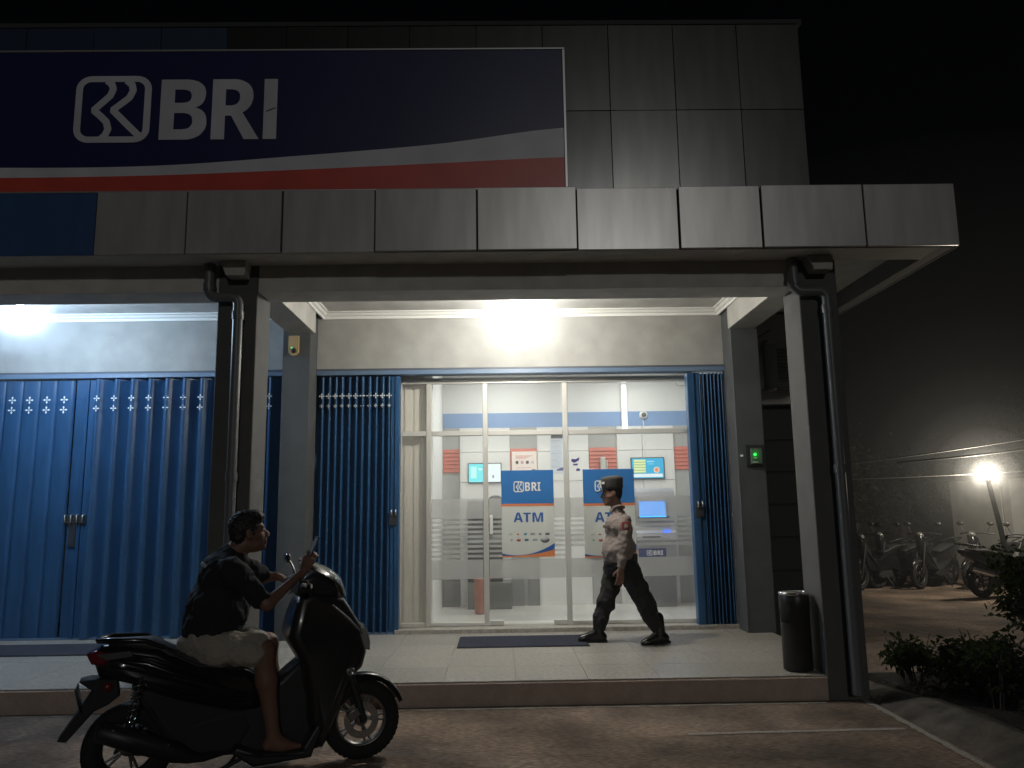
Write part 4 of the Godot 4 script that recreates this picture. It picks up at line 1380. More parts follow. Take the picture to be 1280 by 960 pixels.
func motorcycle(label: String) -> Node3D:
	var t := thing("motorcycle", label, "motorcycle", Vector3.ZERO, 0, "motorcycles parked in the yard")
	for x in [-.62, .62]:
		var w := part(t, "wheel", wheel_tyre(.235, .042), M.rubber, Vector3(x, .278, 0))
		part(w, "rim", wheel_rim(.19, .03, 5), M.satin)
	var b := MB.new()
	b.slab(PackedVector2Array([Vector2(-.98, .80), Vector2(-.55, .76), Vector2(-.15, .66), Vector2(.10, .56), Vector2(.30, .60), Vector2(.42, .95), Vector2(.55, 1.0), Vector2(.52, .74), Vector2(.40, .40), Vector2(.10, .30), Vector2(-.25, .32), Vector2(-.50, .50), Vector2(-.95, .70)]), func(p): return .07 + .05 * smoothstep(-1.0, -.4, p.x) * (1.0 - smoothstep(.3, .5, p.x)), .035)
	part(t, "body", b.done(), M.gloss)
	b = MB.new()
	b.slab(PackedVector2Array([Vector2(-.80, .815), Vector2(-.5, .80), Vector2(-.1, .70), Vector2(-.05, .66), Vector2(-.5, .74), Vector2(-.82, .775)]), func(_p): return .115, .03)
	part(t, "seat", b.done(), M.dull)
	b = MB.new()
	b.tube([Vector3(.62, .278, .07), Vector3(.44, .86, .07)], .022, 8)
	b.tube([Vector3(.62, .278, -.07), Vector3(.44, .86, -.07)], .022, 8)
	part(t, "fork", b.done(), M.satin)
	b = MB.new()
	b.tube([Vector3(.30, 1.0, .33), Vector3(.38, 1.03, .15), Vector3(.40, 1.02, 0), Vector3(.38, 1.03, -.15), Vector3(.30, 1.0, -.33)], .014, 8)
	part(t, "handlebar", b.done(), M.satin)
	for s in [-1, 1]:
		b = MB.new()
		b.tube([Vector3(.36, 1.03, .22 * s), Vector3(.34, 1.17, .28 * s)], .006, 6)
		b.lathe([Vector2(0, .008), Vector2(.05, .006), Vector2(.055, -.006), Vector2(0, -.008)], 12, Transform3D(Basis(Vector3.BACK, PI * .5).scaled(Vector3(1, .8, 1.3)), Vector3(.34, 1.20, .29 * s)))
		part(t, "mirror", b.done(), M.satin)
	b = MB.new()
	b.lathe([Vector2(0, .05), Vector2(.05, .04), Vector2(.075, .0), Vector2(.07, -.05), Vector2(0, -.06)], 14, Transform3D(Basis(Vector3.BACK, -PI * .5), Vector3(.50, .98, 0)))
	part(t, "headlight", b.done(), mat(Color(.10, .10, .10), .2))
	b = MB.new()
	b.tube([Vector3(.10, .24, .12), Vector3(-.2, .26, .14), Vector3(-.45, .36, .15), Vector3(-.98, .50, .16)], [.02, .025, .045, .05], 12)
	part(t, "exhaust", b.done(), M.chrome)
	b = MB.new()
	b.slab(PackedVector2Array([Vector2(-.30, .20), Vector2(-.28, .34), Vector2(.05, .36), Vector2(.16, .26), Vector2(.08, .18)]), func(_p): return .12, .04)
	part(t, "engine", b.done(), M.dull)
	b = MB.new()
	b.slab(PackedVector2Array([Vector2(-1.02, .80), Vector2(-.96, .81), Vector2(-.95, .73), Vector2(-1.0, .74)]), func(_p): return .06, .015)
	part(t, "tail_light", b.done(), M.dull)
	part(t, "fender", fender(.305, .07, .5, 2.4), M.gloss, Vector3(.62, .278, 0))
	part(t, "fender", fender(.315, .08, .6, 3.0), M.gloss, Vector3(-.62, .278, 0))
	b = MB.new()
	b.tube([Vector3(-.60, .84, .13), Vector3(-.98, .90, .10), Vector3(-1.0, .90, -.10), Vector3(-.60, .84, -.13)], .013, 8)
	part(t, "grab_rail", b.done(), M.satin)
	b = MB.new()
	b.tube([Vector3(-.05, .25, -.12), Vector3(-.10, .02, -.25)], .012, 6)
	part(t, "side_stand", b.done(), M.satin)
	return t

func leafy(c: Vector3, r: Vector3, count: int, size: float, sd: int, clumps := 9) -> ArrayMesh:
	var g := RandomNumberGenerator.new()
	g.seed = sd
	var b := MB.new()
	b.smooth(-1)
	var cs := []
	for k in clumps:
		var d := Vector3(g.randfn(), g.randfn() * .8, g.randfn()).normalized() * g.randf_range(.35, .9)
		cs.append([c + d * r, g.randf_range(.28, .5)])
	for k in count:
		var q: Array = cs[g.randi() % clumps]
		var p: Vector3 = q[0] + Vector3(g.randfn(), g.randfn(), g.randfn()) * .55 * r * q[1]
		var d := Vector3(g.randf_range(-1, 1), g.randf_range(-.6, .8), g.randf_range(-1, 1)).normalized()
		var s := d.cross(Vector3(g.randf_range(-1, 1), g.randf_range(-1, 1), g.randf_range(-1, 1))).normalized()
		var l := size * g.randf_range(.7, 1.35)
		var dr := Vector3(0, -.25 * l, 0)
		b.tri(p, p + d * l * .5 + s * l * .24, p + d * l + dr)
		b.tri(p, p + d * l + dr, p + d * l * .5 - s * l * .24)
	return b.done()

func tree(at: Vector3, h: float, label: String, sd: int):
	var t := thing("tree", label, "tree", at, 0, "trees beyond the yard")
	var b := MB.new()
	b.tube([Vector3(0, 0, 0), Vector3(.05, h * .35, .02), Vector3(-.04, h * .75, 0)], [.14, .10, .05], 9)
	for k in 5:
		var a := k * 1.3
		b.tube([Vector3(.04, h * (.32 + .07 * k), 0), Vector3(cos(a) * h * .22, h * (.5 + .07 * k), sin(a) * h * .22)], [.05, .02], 7)
	part(t, "trunk", b.done(), M.bark)
	part(t, "crown", leafy(Vector3(0, h * .62, 0), Vector3(h * .42, h * .40, h * .42), 5200, .16, sd, 26), M.leaf_far)

func plants():
	var spots := [[3.62, -7.15, .34, .30], [3.95, -6.75, .40, .36], [4.25, -7.2, .36, .30], [3.75, -6.2, .42, .40], [4.35, -6.4, .46, .40], [4.85, -6.9, .40, .36], [4.05, -5.55, .44, .42], [4.75, -5.8, .48, .42], [3.80, -4.95, .40, .36], [4.5, -5.05, .44, .40]]
	var words := ["against the foot of the right column", "second along the kerb from the column", "behind the first kerb plants, nearest the porch", "with upright shoots midway along the kerb", "taller, in the middle of the planting bed", "at the back of the bed toward the yard", "spreading low in the middle of the kerb row", "at the back of the bed near the bush", "nearest the viewer along the kerb", "at the picture's right edge in the bed"]
	for k in spots.size():
		var s: Array = spots[k]
		var t := thing("bed_plant", "dark leafy bed plant " + words[k], "plant", Vector3(s[0], .05, s[1]), 0, "plants in the bed beside the kerb")
		var b := MB.new()
		var g := RandomNumberGenerator.new()
		g.seed = 40 + k
		for q in 9:
			var a := g.randf() * TAU
			var rr: float = s[3] * g.randf_range(.15, .8)
			b.tube([Vector3(cos(a) * .03, -.02, sin(a) * .03), Vector3(cos(a) * rr * .6, s[2] * g.randf_range(.5, .8), sin(a) * rr * .6), Vector3(cos(a) * rr, s[2] * g.randf_range(.8, 1.25), sin(a) * rr)], [.008, .006, .003], 5)
		part(t, "stem", b.done(), M.bark)
		part(t, "foliage", leafy(Vector3(0, s[2] * .55, 0), Vector3(s[3], s[2] * .6, s[3]), 620, .07, 140 + k, 12), M.leaf)
	var t := thing("bush", "large dark rounded bush at the right edge in front of the motorcycles", "bush", Vector3(5.78, 0, -8.5))
	var b := MB.new()
	b.tube([Vector3(0, 0, 0), Vector3(-.03, .3, 0), Vector3(.05, .7, .02)], [.035, .028, .015], 8)
	for k in 6:
		var a := k * 1.1
		b.tube([Vector3(0, .2 + .05 * k, 0), Vector3(cos(a) * .3, .5 + .1 * k, sin(a) * .3)], [.015, .005], 6)
	part(t, "stem", b.done(), M.bark)
	part(t, "foliage", leafy(Vector3(.0, .66, 0), Vector3(.52, .46, .5), 2600, .085, 9, 22), M.leaf)

# ------------------------------------------------------------------ wheels
func wheel_tyre(R: float, r: float, fat := 1.0) -> ArrayMesh:
	var b := MB.new()
	var prof := []
	for k in 15:
		var a := TAU * k / 14.0
		prof.append(Vector2(R + r * cos(a), r * fat * sin(a)))
	b.lathe(prof, 44, Transform3D(Basis(Vector3.RIGHT, PI / 2), Vector3.ZERO))
	# tread blocks
	for k in 44:
		var a := TAU * k / 44.0
		for s in [-1, 1]:
			var bs := Basis(Vector3.BACK, a)
			b.box(bs * Vector3(R + r * .885, 0, 0) + Vector3(0, 0, s * r * fat * .40), Vector3(.008, .024, r * fat * .46), 0, bs * Basis(Vector3.RIGHT, s * .5))
	return b.done()

func wheel_rim(R: float, w: float, spokes: int) -> ArrayMesh:
	var b := MB.new()
	var xf := Transform3D(Basis(Vector3.RIGHT, PI / 2), Vector3.ZERO)
	b.lathe([Vector2(R, w), Vector2(R * .93, w), Vector2(R * .89, w * .55), Vector2(R * .87, 0), Vector2(R * .89, -w * .55), Vector2(R * .93, -w), Vector2(R, -w), Vector2(R, w)], 40, xf)
	b.lathe([Vector2(0, w * .9), Vector2(.035, w * .9), Vector2(.045, w * .5), Vector2(.045, -w * .5), Vector2(.035, -w * .9), Vector2(0, -w * .9)], 18, xf)
	for k in spokes:
		for s in [-.12, .12]:
			var a: float = TAU * k / spokes
			var p := Vector3(cos(a + s * .6), sin(a + s * .6), 0) * .04
			var q := Vector3(cos(a + s), sin(a + s), 0) * R * .9
			b.tube([p, q], [.012, .009], 7, false, .8)
	return b.done()

func fender(R: float, w: float, a0: float, a1: float) -> ArrayMesh:
	var b := MB.new()
	var prof := [Vector2(R - .03, w * .5), Vector2(R - .006, w * .42), Vector2(R, w * .2), Vector2(R + .004, 0), Vector2(R, -w * .2), Vector2(R - .006, -w * .42), Vector2(R - .03, -w * .5), Vector2(R - .036, -w * .5), Vector2(R - .012, -w * .40), Vector2(R - .006, 0), Vector2(R - .012, w * .40), Vector2(R - .036, w * .5), Vector2(R - .03, w * .5)]
	b.lathe(prof, 26, Transform3D(Basis(Vector3.RIGHT, -PI / 2), Vector3.ZERO), a0, a1)
	return b.done()

# ------------------------------------------------------------------ the scooter
const RIDE := Vector3(-1.5793, 0, -5.1914)   # ground point under the middle of the scooter
const HEAD := 0.41888                         # heading, 24 degrees

func sp(list: Array) -> PackedVector2Array:
	var o := PackedVector2Array()
	for p in list:
		o.append(Vector2(p[0] + .69, p[1]))
	return o

func v3(s: float, y: float, n: float) -> Vector3:
	return Vector3(s + .69, y, n)

func scooter():
	var t := thing("scooter", "large black motor scooter with chrome details carrying the seated rider", "scooter", RIDE, HEAD)
	var b := MB.new()
	# wheels
	var fw := part(t, "front_wheel", wheel_tyre(.198, .052, 1.05), M.rubber, v3(.0, .25, 0))
	fw.rotation.y = -.16
	part(fw, "rim", wheel_rim(.168, .036, 5), M.alloy)
	var dm := MB.new()
	dm.ring(circle(.112, 36), circle(.068, 36), .046, .004)
	for k in 24:
		for r in [.082, .098]:
			var a: float = TAU * (k + (.5 if r > .09 else 0.0)) / 24.0
			dm.lathe([Vector2(0, .0035), Vector2(.0045, .0028), Vector2(.005, 0)], 6, Transform3D(Basis(Vector3.RIGHT, PI / 2), Vector3(cos(a) * r, sin(a) * r, .050)))
	part(fw, "brake_disc", dm.done(), mat(Color(.38, .37, .36), .28, .9))
	var rw := part(t, "rear_wheel", wheel_tyre(.192, .058, 1.2), M.rubber, v3(-1.38, .25, 0))
	part(rw, "rim", wheel_rim(.160, .045, 5), M.alloy)
	# fork, caliper and front fender
	for s in [-.082, .082]:
		b = MB.new()
		b.tube([v3(.0, .25, s), v3(-.055, .43, s), v3(-.12, .64, s * .9)], [.024, .027, .022], 12)
		part(t, "fork_leg", b.done(), M.satin)
	b = MB.new()
	b.slab(sp([[-.115, .31], [-.05, .345], [-.025, .30], [-.085, .255]]), func(_p): return .022, .008, Transform3D(Basis.IDENTITY, Vector3(0, 0, .085)))
	part(t, "brake_caliper", b.done(), M.alloy)
	part(t, "front_fender", fender(.292, .135, .35, 2.55), M.gloss, v3(.0, .25, 0))
	# body panels
	var tailw := func(p: Vector2): return lerpf(.075, .165, smoothstep(-.95, -.45, p.x)) * (1.0 - .25 * smoothstep(-.2, .1, p.x))
	b = MB.new()
	b.slab(sp([[-1.605, .80], [-1.55, .845], [-1.40, .85], [-1.24, .82], [-1.12, .75], [-1.0, .695], [-.85, .675], [-.74, .65], [-.62, .57], [-.60, .46], [-.66, .40], [-.80, .41], [-.95, .455], [-1.10, .50], [-1.22, .545], [-1.36, .61], [-1.47, .645], [-1.56, .675]]), tailw, .05)
	var side := part(t, "tail_body", b.done(), M.gloss)
	b = MB.new()
	b.slab(sp([[-1.50, .775], [-1.30, .755], [-1.02, .63], [-.86, .565], [-.88, .53], [-1.10, .60], [-1.32, .68], [-1.50, .725]]), func(p): return tailw.call(p) + .012, .02)
	part(t, "side_panel", b.done(), M.gloss)
	b = MB.new()
	b.slab(sp([[-1.53, .872], [-1.27, .862], [-1.14, .79], [-1.02, .725], [-.84, .712], [-.755, .685], [-.76, .64], [-.9, .655], [-1.02, .68], [-1.14, .74], [-1.27, .805], [-1.5, .83]]), func(p): return lerpf(.085, .15, smoothstep(-.85, -.4, p.x)), .03)
	part(t, "seat", b.done(), mat(Color(.016, .016, .017), .55, 0, "", 1.0, "grain", .05))
	for s in [-1, 1]:
		b = MB.new()
		b.tube([v3(-1.22, .82, .125 * s), v3(-1.32, .865, .122 * s), v3(-1.50, .878, .10 * s), v3(-1.57, .872, .045 * s), v3(-1.575, .872, 0)], .016, 8)
		part(t, "grab_rail", b.done(), M.gloss)
	b = MB.new()
	b.slab(sp([[-1.628, .80], [-1.575, .822], [-1.49, .80], [-1.53, .735], [-1.60, .745]]), func(p): return lerpf(.07, .10, smoothstep(-.94, -.8, p.x)), .018)
	part(t, "tail_light", b.done(), mat(Color(.16, .012, .016), .2))
	b = MB.new()
	b.slab(sp([[-1.575, .80], [-1.40, .815], [-1.38, .785], [-1.52, .765]]), func(p): return tailw.call(p) + .02, .008)
	part(t, "rear_indicator", b.done(), mat(Color(.10, .10, .10), .15))
	# plate holder and mud flap
	b = MB.new()
	b.slab(sp([[-1.655, .655], [-1.60, .665], [-1.46, .655], [-1.44, .56], [-1.50, .515], [-1.57, .485], [-1.70, .335], [-1.745, .345], [-1.645, .50], [-1.585, .60]]), func(_p): return .085, .012)
	part(t, "mud_flap", b.done(), M.dull)
	b = MB.new()
	b.box(v3(-1.655, .56, 0), Vector3(.006, .13, .24), .002, Basis(Vector3.BACK, .25))
	part(t, "number_plate", b.done(), mat(Color(.03, .03, .03), .5))
	b = MB.new()
	b.lathe([Vector2(0, .012), Vector2(.024, .01), Vector2(.028, 0)], 14, Transform3D(Basis(Vector3.RIGHT, PI / 2), v3(-1.505, .615, .086)))
	part(t, "reflector", b.done(), mat(Color(.14, .015, .015), .3))
	# engine, swing arm, shock absorber, exhaust
	b = MB.new()
	b.slab(sp([[-1.46, .20], [-1.40, .33], [-1.10, .40], [-.80, .42], [-.72, .30], [-.80, .17], [-1.05, .14], [-1.32, .17]]), func(_p): return .06, .03, Transform3D(Basis.IDENTITY, Vector3(0, 0, -.12)))
	part(t, "drive_case", b.done(), M.satin)
	b = MB.new()
	b.slab(sp([[-1.14, .36], [-.74, .44], [-.68, .30], [-.78, .15], [-1.08, .17]]), func(_p): return .12, .05)
	part(t, "engine", b.done(), M.dull)
	b = MB.new()
	b.slab(sp([[-1.38, .60], [-1.20, .56], [-.95, .47], [-.80, .43], [-.76, .22], [-1.02, .17], [-1.20, .30], [-1.30, .46]]), func(_p): return .115, .04)
	part(t, "air_box", b.done(), M.dull)
	for s in [-1, 1]:
		var helix := []
		for k in 57:
			var f := k / 56.0
			var a := f * TAU * 7
			var base := v3(-1.335, .655, .125 * s).lerp(v3(-1.392, .345, .125 * s), f * .75 + .08)
			helix.append(base + Vector3(cos(a) * .026, 0, sin(a) * .026))
		b = MB.new()
		b.tube([v3(-1.33, .665, .125 * s), v3(-1.40, .32, .125 * s)], .012, 8)
		var sh := part(t, "shock_absorber", b.done(), M.satin)
		b = MB.new()
		b.tube(helix, .0062, 5)
		part(sh, "spring", b.done(), M.chrome)
	b = MB.new()
	b.tube([v3(-.84, .18, .08), v3(-.98, .175, .15), v3(-1.06, .20, .185), v3(-1.13, .235, .195), v3(-1.36, .335, .205), v3(-1.53, .405, .205), v3(-1.545, .41, .205)], [.02, .022, .035, .055, .062, .058, .04], 16)
	var ex := part(t, "exhaust", b.done(), M.satin)
	b = MB.new()
	b.tube([v3(-1.15, .262, .222), v3(-1.30, .325, .232), v3(-1.44, .385, .228)], [.03, .042, .03], 10)
	part(ex, "heat_shield", b.done(), mat(Color(.03, .03, .03), .35))
	for q in [[-1.46, .415, .262], [-1.17, .30, .252]]:
		b = MB.new()
		b.lathe([Vector2(0, .010), Vector2(.008, .008), Vector2(.011, 0)], 8, Transform3D(Basis(Vector3.RIGHT, PI / 2), v3(q[0], q[1], q[2])))
		part(ex, "bolt", b.done(), M.chrome)
	# floor, tunnel and leg shield
	b = MB.new()
	b.slab(sp([[-.80, .42], [-.62, .555], [-.54, .575], [-.42, .665], [-.36, .52], [-.30, .32], [-.27, .13], [-.36, .115], [-.70, .105], [-.79, .16]]), func(_p): return .115, .04)
	part(t, "centre_tunnel", b.done(), M.satin)
	for s in [-1, 1]:
		b = MB.new()
		b.slab(sp([[-.82, .19], [-.80, .23], [-.66, .172], [-.42, .165], [-.33, .30], [-.30, .29], [-.36, .115], [-.70, .105]]), func(_p): return .065, .018, Transform3D(Basis.IDENTITY, Vector3(0, 0, .17 * s)))
		part(t, "floor_board", b.done(), M.satin)
	var noser := func(p: Vector2):
		var s := p.x - .69
		return lerpf(.205, .055, smoothstep(-.30, .06, s)) * lerpf(.72, 1.0, smoothstep(.12, .45, p.y)) * lerpf(1.0, .8, smoothstep(.85, 1.1, p.y))
	b = MB.new()
	b.slab(sp([[-.41, .655], [-.475, .76], [-.505, .83], [-.48, .95], [-.44, 1.07], [-.36, 1.10], [-.24, 1.07], [-.14, 1.035], [-.06, .92], [.0, .83], [.025, .76], [.03, .67], [.0, .58], [-.07, .53], [-.13, .43], [-.20, .28], [-.235, .18], [-.27, .125], [-.33, .15], [-.37, .30], [-.385, .50]]), noser, .06, Transform3D.IDENTITY, 5)
	part(t, "front_apron", b.done(), mat_gloss(Color(.018, .018, .019)))
	# angular side wings of the apron
	for s in [-1, 1]:
		b = MB.new()
		b.slab(sp([[-.36, .95], [-.22, .985], [-.03, .82], [-.02, .80], [-.10, .74], [-.20, .60], [-.30, .52], [-.34, .62]]), func(p): return lerpf(.018, .012, smoothstep(.4, .7, p.x)), .01, Transform3D(Basis(Vector3.UP, .34 * s), Vector3(.03, 0, (.01) * s) + Vector3(0, 0, .012 * s)) )
		b = MB.new()
		b.tube([v3(-.235, 1.005, .155 * s), v3(-.12, .905, .125 * s), v3(-.015, .80, .085 * s)], [.006, .009, .005], 6)
		part(t, "trim_strip", b.done(), mat(Color(.30, .30, .31), .25, .5))
	b = MB.new()
	b.slab(sp([[-.005, .86], [.022, .81], [.040, .74], [.035, .69], [.0, .70], [-.03, .80]]), func(_p): return .085, .015)
	part(t, "headlight", b.done(), mat(Color(.30, .30, .29), .08))
	for s in [-1, 1]:
		b = MB.new()
		b.lathe([Vector2(.0, .012), Vector2(.016, .013), Vector2(.022, .018), Vector2(.028, .012), Vector2(.030, 0)], 18, Transform3D(Basis(Vector3.RIGHT, s * PI / 2), v3(-.10, .575, .115 * s)))
		part(t, "front_reflector", b.done(), mat(Color(.34, .34, .35), .2, .7))
	# cowl, windscreen, handlebar
	b = MB.new()
	b.slab(sp([[-.46, 1.085], [-.44, 1.17], [-.36, 1.215], [-.27, 1.20], [-.17, 1.12], [-.14, 1.06], [-.24, 1.05], [-.36, 1.07]]), func(p): return lerpf(.17, .10, smoothstep(.3, .55, p.x)), .04, Transform3D.IDENTITY, 4)
	part(t, "handlebar_cowl", b.done(), M.satin)
	b = MB.new()
	var grid := []
	for i in 9:
		var f := i / 8.0
		var row := []
		for j in 13:
			var g := (j / 12.0 - .5) * 2.0
			var wide := lerpf(.115, .165, sin(f * PI * .75)) * (1.0 - .25 * pow(f, 4.0))
			var sx := lerpf(-.115, -.315, f) + .045 * sin(f * PI)
			row.append(v3(sx - .075 * g * g, lerpf(1.045, 1.275, f) + .02 * sin(f * PI) - .03 * g * g * f, g * wide))
		grid.append(row)
	b.smooth(8)
	for i in 8:
		for j in 12:
			b.quad(grid[i][j], grid[i + 1][j], grid[i + 1][j + 1], grid[i][j + 1])
			var k := Vector3(-.004, -.002, 0)
			b.quad(grid[i][j + 1] + k, grid[i + 1][j + 1] + k, grid[i + 1][j] + k, grid[i][j] + k)
	var ws := glass(.80, Color(.10, .10, .105), .06)
	part(t, "windscreen", b.done(), ws)
	b = MB.new()
	b.tube([v3(-.455, 1.135, .355), v3(-.42, 1.15, .20), v3(-.38, 1.15, .08), v3(-.38, 1.15, -.08), v3(-.42, 1.15, -.20), v3(-.455, 1.135, -.355)], .013, 10)
	part(t, "handlebar", b.done(), M.satin)
	for s in [-1, 1]:
		b = MB.new()
		b.tube([v3(-.462, 1.133, .37 * s), v3(-.44, 1.142, .25 * s)], .019, 12)
		part(t, "grip", b.done(), M.rubber)
		b = MB.new()
		b.tube([v3(-.40, 1.15, .20 * s), v3(-.395, 1.145, .28 * s), v3(-.41, 1.135, .36 * s)], [.008, .007, .006], 7)
		part(t, "brake_lever", b.done(), M.steel)
		b = MB.new()
		b.box(v3(-.43, 1.155, .20 * s), Vector3(.05, .04, .07), .008)
		part(t, "switch_box", b.done(), M.satin)
	# far mirror
	b = MB.new()
	b.tube([v3(-.41, 1.165, -.21), v3(-.42, 1.23, -.27), v3(-.44, 1.27, -.31)], .007, 7)
	b.lathe([Vector2(0, .016), Vector2(.045, .012), Vector2(.055, 0), Vector2(.05, -.012), Vector2(0, -.014)], 16, Transform3D(Basis(Vector3.BACK, PI * .5).scaled(Vector3(1, .75, 1.35)), v3(-.45, 1.285, -.34)))
	part(t, "mirror", b.done(), M.gloss)
	# centre stand
	b = MB.new()
	b.tube([v3(-.70, .16, .12), v3(-.86, .10, .15), v3(-.93, .085, .15)], .013, 8)
	part(t, "stand", b.done(), M.satin)
	b = MB.new()
	b.tube([v3(-.70, .16, -.12), v3(-.80, .03, -.17), v3(-.83, .006, -.20)], .012, 8)
	part(t, "stand", b.done(), M.satin)

func mat_gloss(c: Color) -> StandardMaterial3D:
	var m := mat(c, .34)
	m.clearcoat_enabled = true
	m.clearcoat = .5
	m.clearcoat_roughness = .15
	return m

func circle(r: float, n: int) -> Array:
	var o := []
	for k in n:
		o.append(Vector2(cos(TAU * k / n), sin(TAU * k / n)) * r)
	return o

# ------------------------------------------------------------------ people
func head(out: Arr, c: Vector3, B: Basis, neck: Vector3, full := 1.0):
	var f := Field.new(c - Vector3(.17, .24, .17), c + Vector3(.17, .17, .17), .0052, 150.0)
	f.ell(c + B * Vector3(-.012, .028, 0), Vector3(.098, .100, .076), B)
	f.ell(c + B * Vector3(.022, -.040, 0), Vector3(.070, .088, .061), B)
	f.ell(c + B * Vector3(.030, -.085, 0), Vector3(.052, .040, .050 * full), B)
	f.cap(c + B * Vector3(.070, -.108, -.014), c + B * Vector3(.070, -.108, .014), .019, .019)
	f.cap(c + B * Vector3(.088, .006, 0), c + B * Vector3(.112, -.030, 0), .008, .0125)
	f.cap(c + B * Vector3(.100, -.036, -.012), c + B * Vector3(.100, -.036, .012), .0085, .0085)
	f.cap(c + B * Vector3(.078, .024, -.036), c + B * Vector3(.078, .024, .036), .011, .011)
	f.cap(c + B * Vector3(.089, -.064, -.017), c + B * Vector3(.089, -.064, .017), .0075, .0075)
	f.cap(c + B * Vector3(.086, -.078, -.014), c + B * Vector3(.086, -.078, .014), .0085, .0085)
	for s in [-1, 1]:
		f.ell(c + B * Vector3(-.010, -.008, .078 * s), Vector3(.020, .031, .009), B * Basis(Vector3.UP, .3 * s))
		f.cap(c + B * Vector3(.055, -.03, .040 * s), c + B * Vector3(.02, -.03, .058 * s), .016, .016)
	f.cap(c + B * Vector3(-.03, -.07, 0), neck, .056, .062)
	f.net(out)

func eyes(o: Node3D, c: Vector3, B: Basis):
	for s in [-1, 1]:
		var b := MB.new()
		var prof := []
		for k in 9:
			var a := PI * k / 8.0 - PI * .5
			prof.append(Vector2(.0115 * cos(a), .0115 * sin(a)))
		b.lathe(prof, 12, Transform3D(B, c + B * Vector3(.0775, .004, .031 * s)))
		part(o, "eye", b.done(), mat(Color(.30, .28, .26), .2))
		b = MB.new()
		b.tube([c + B * Vector3(.086, .026, .014 * s), c + B * Vector3(.084, .031, .032 * s), c + B * Vector3(.070, .026, .050 * s)], [.004, .005, .003], 6)
		part(o, "eyebrow", b.done(), M.hair)

# wrist, direction of the fingers, direction the palm faces, bend in radians per joint
func hand(out: Arr, w: Vector3, d: Vector3, palm: Vector3, bend: float, thumb_side: float, spread := 0.06):
	d = d.normalized()
	palm = (palm - d * palm.dot(d)).normalized()
	var sd := d.cross(palm).normalized() * thumb_side
	var mid := w + d * .08
	var f := Field.new(mid - Vector3(.14, .14, .14), mid + Vector3(.14, .14, .14), .0042, 260.0)
	f.cap(w - d * .03, w + d * .015, .026, .024)
	for k in 4:
		var off := (1.5 - k) * .0195
		f.cap(w + d * .015 + sd * off * .6, w + d * .085 + sd * off, .0165, .0125)
		var p := w + d * .088 + sd * off
		var dir := (d + sd * (1.5 - k) * spread).normalized()
		var ln: float = [.042, .047, .044, .034][k]
		var r := .0088
		var tot := 0.0
		for j in 3:
			tot += bend * [0.7, 1.1, .8][j]
			var dd := dir.rotated(dir.cross(palm).normalized(), tot)
			var q: Vector3 = p + dd * ln * [1.0, .68, .55][j]
			f.cap(p, q, r, r * .9)
			p = q
			r *= .9
	var tp := w + d * .028 + sd * .024 + palm * .006
	var td := (d * .62 + sd * .62 + palm * .35).normalized()
	f.cap(w + d * .018 + sd * .01, tp + td * .018, .016, .0135)
	f.cap(tp + td * .018, tp + td * .050, .0115, .0098)
	var t2 := (d * .9 + sd * .15 + palm * (.35 + bend * .3)).normalized()
	f.cap(tp + td * .050, tp + td * .050 + t2 * .028, .0095, .008)
	f.net(out)

func add_figure(called: String, label: String, at: Vector3, turn: float, a: Arr, m: Material) -> MeshInstance3D:
	var o := part(self, called, a.to_mesh(), m, at)
	o.rotation.y = turn
	tag(o, label, "person")
	return o

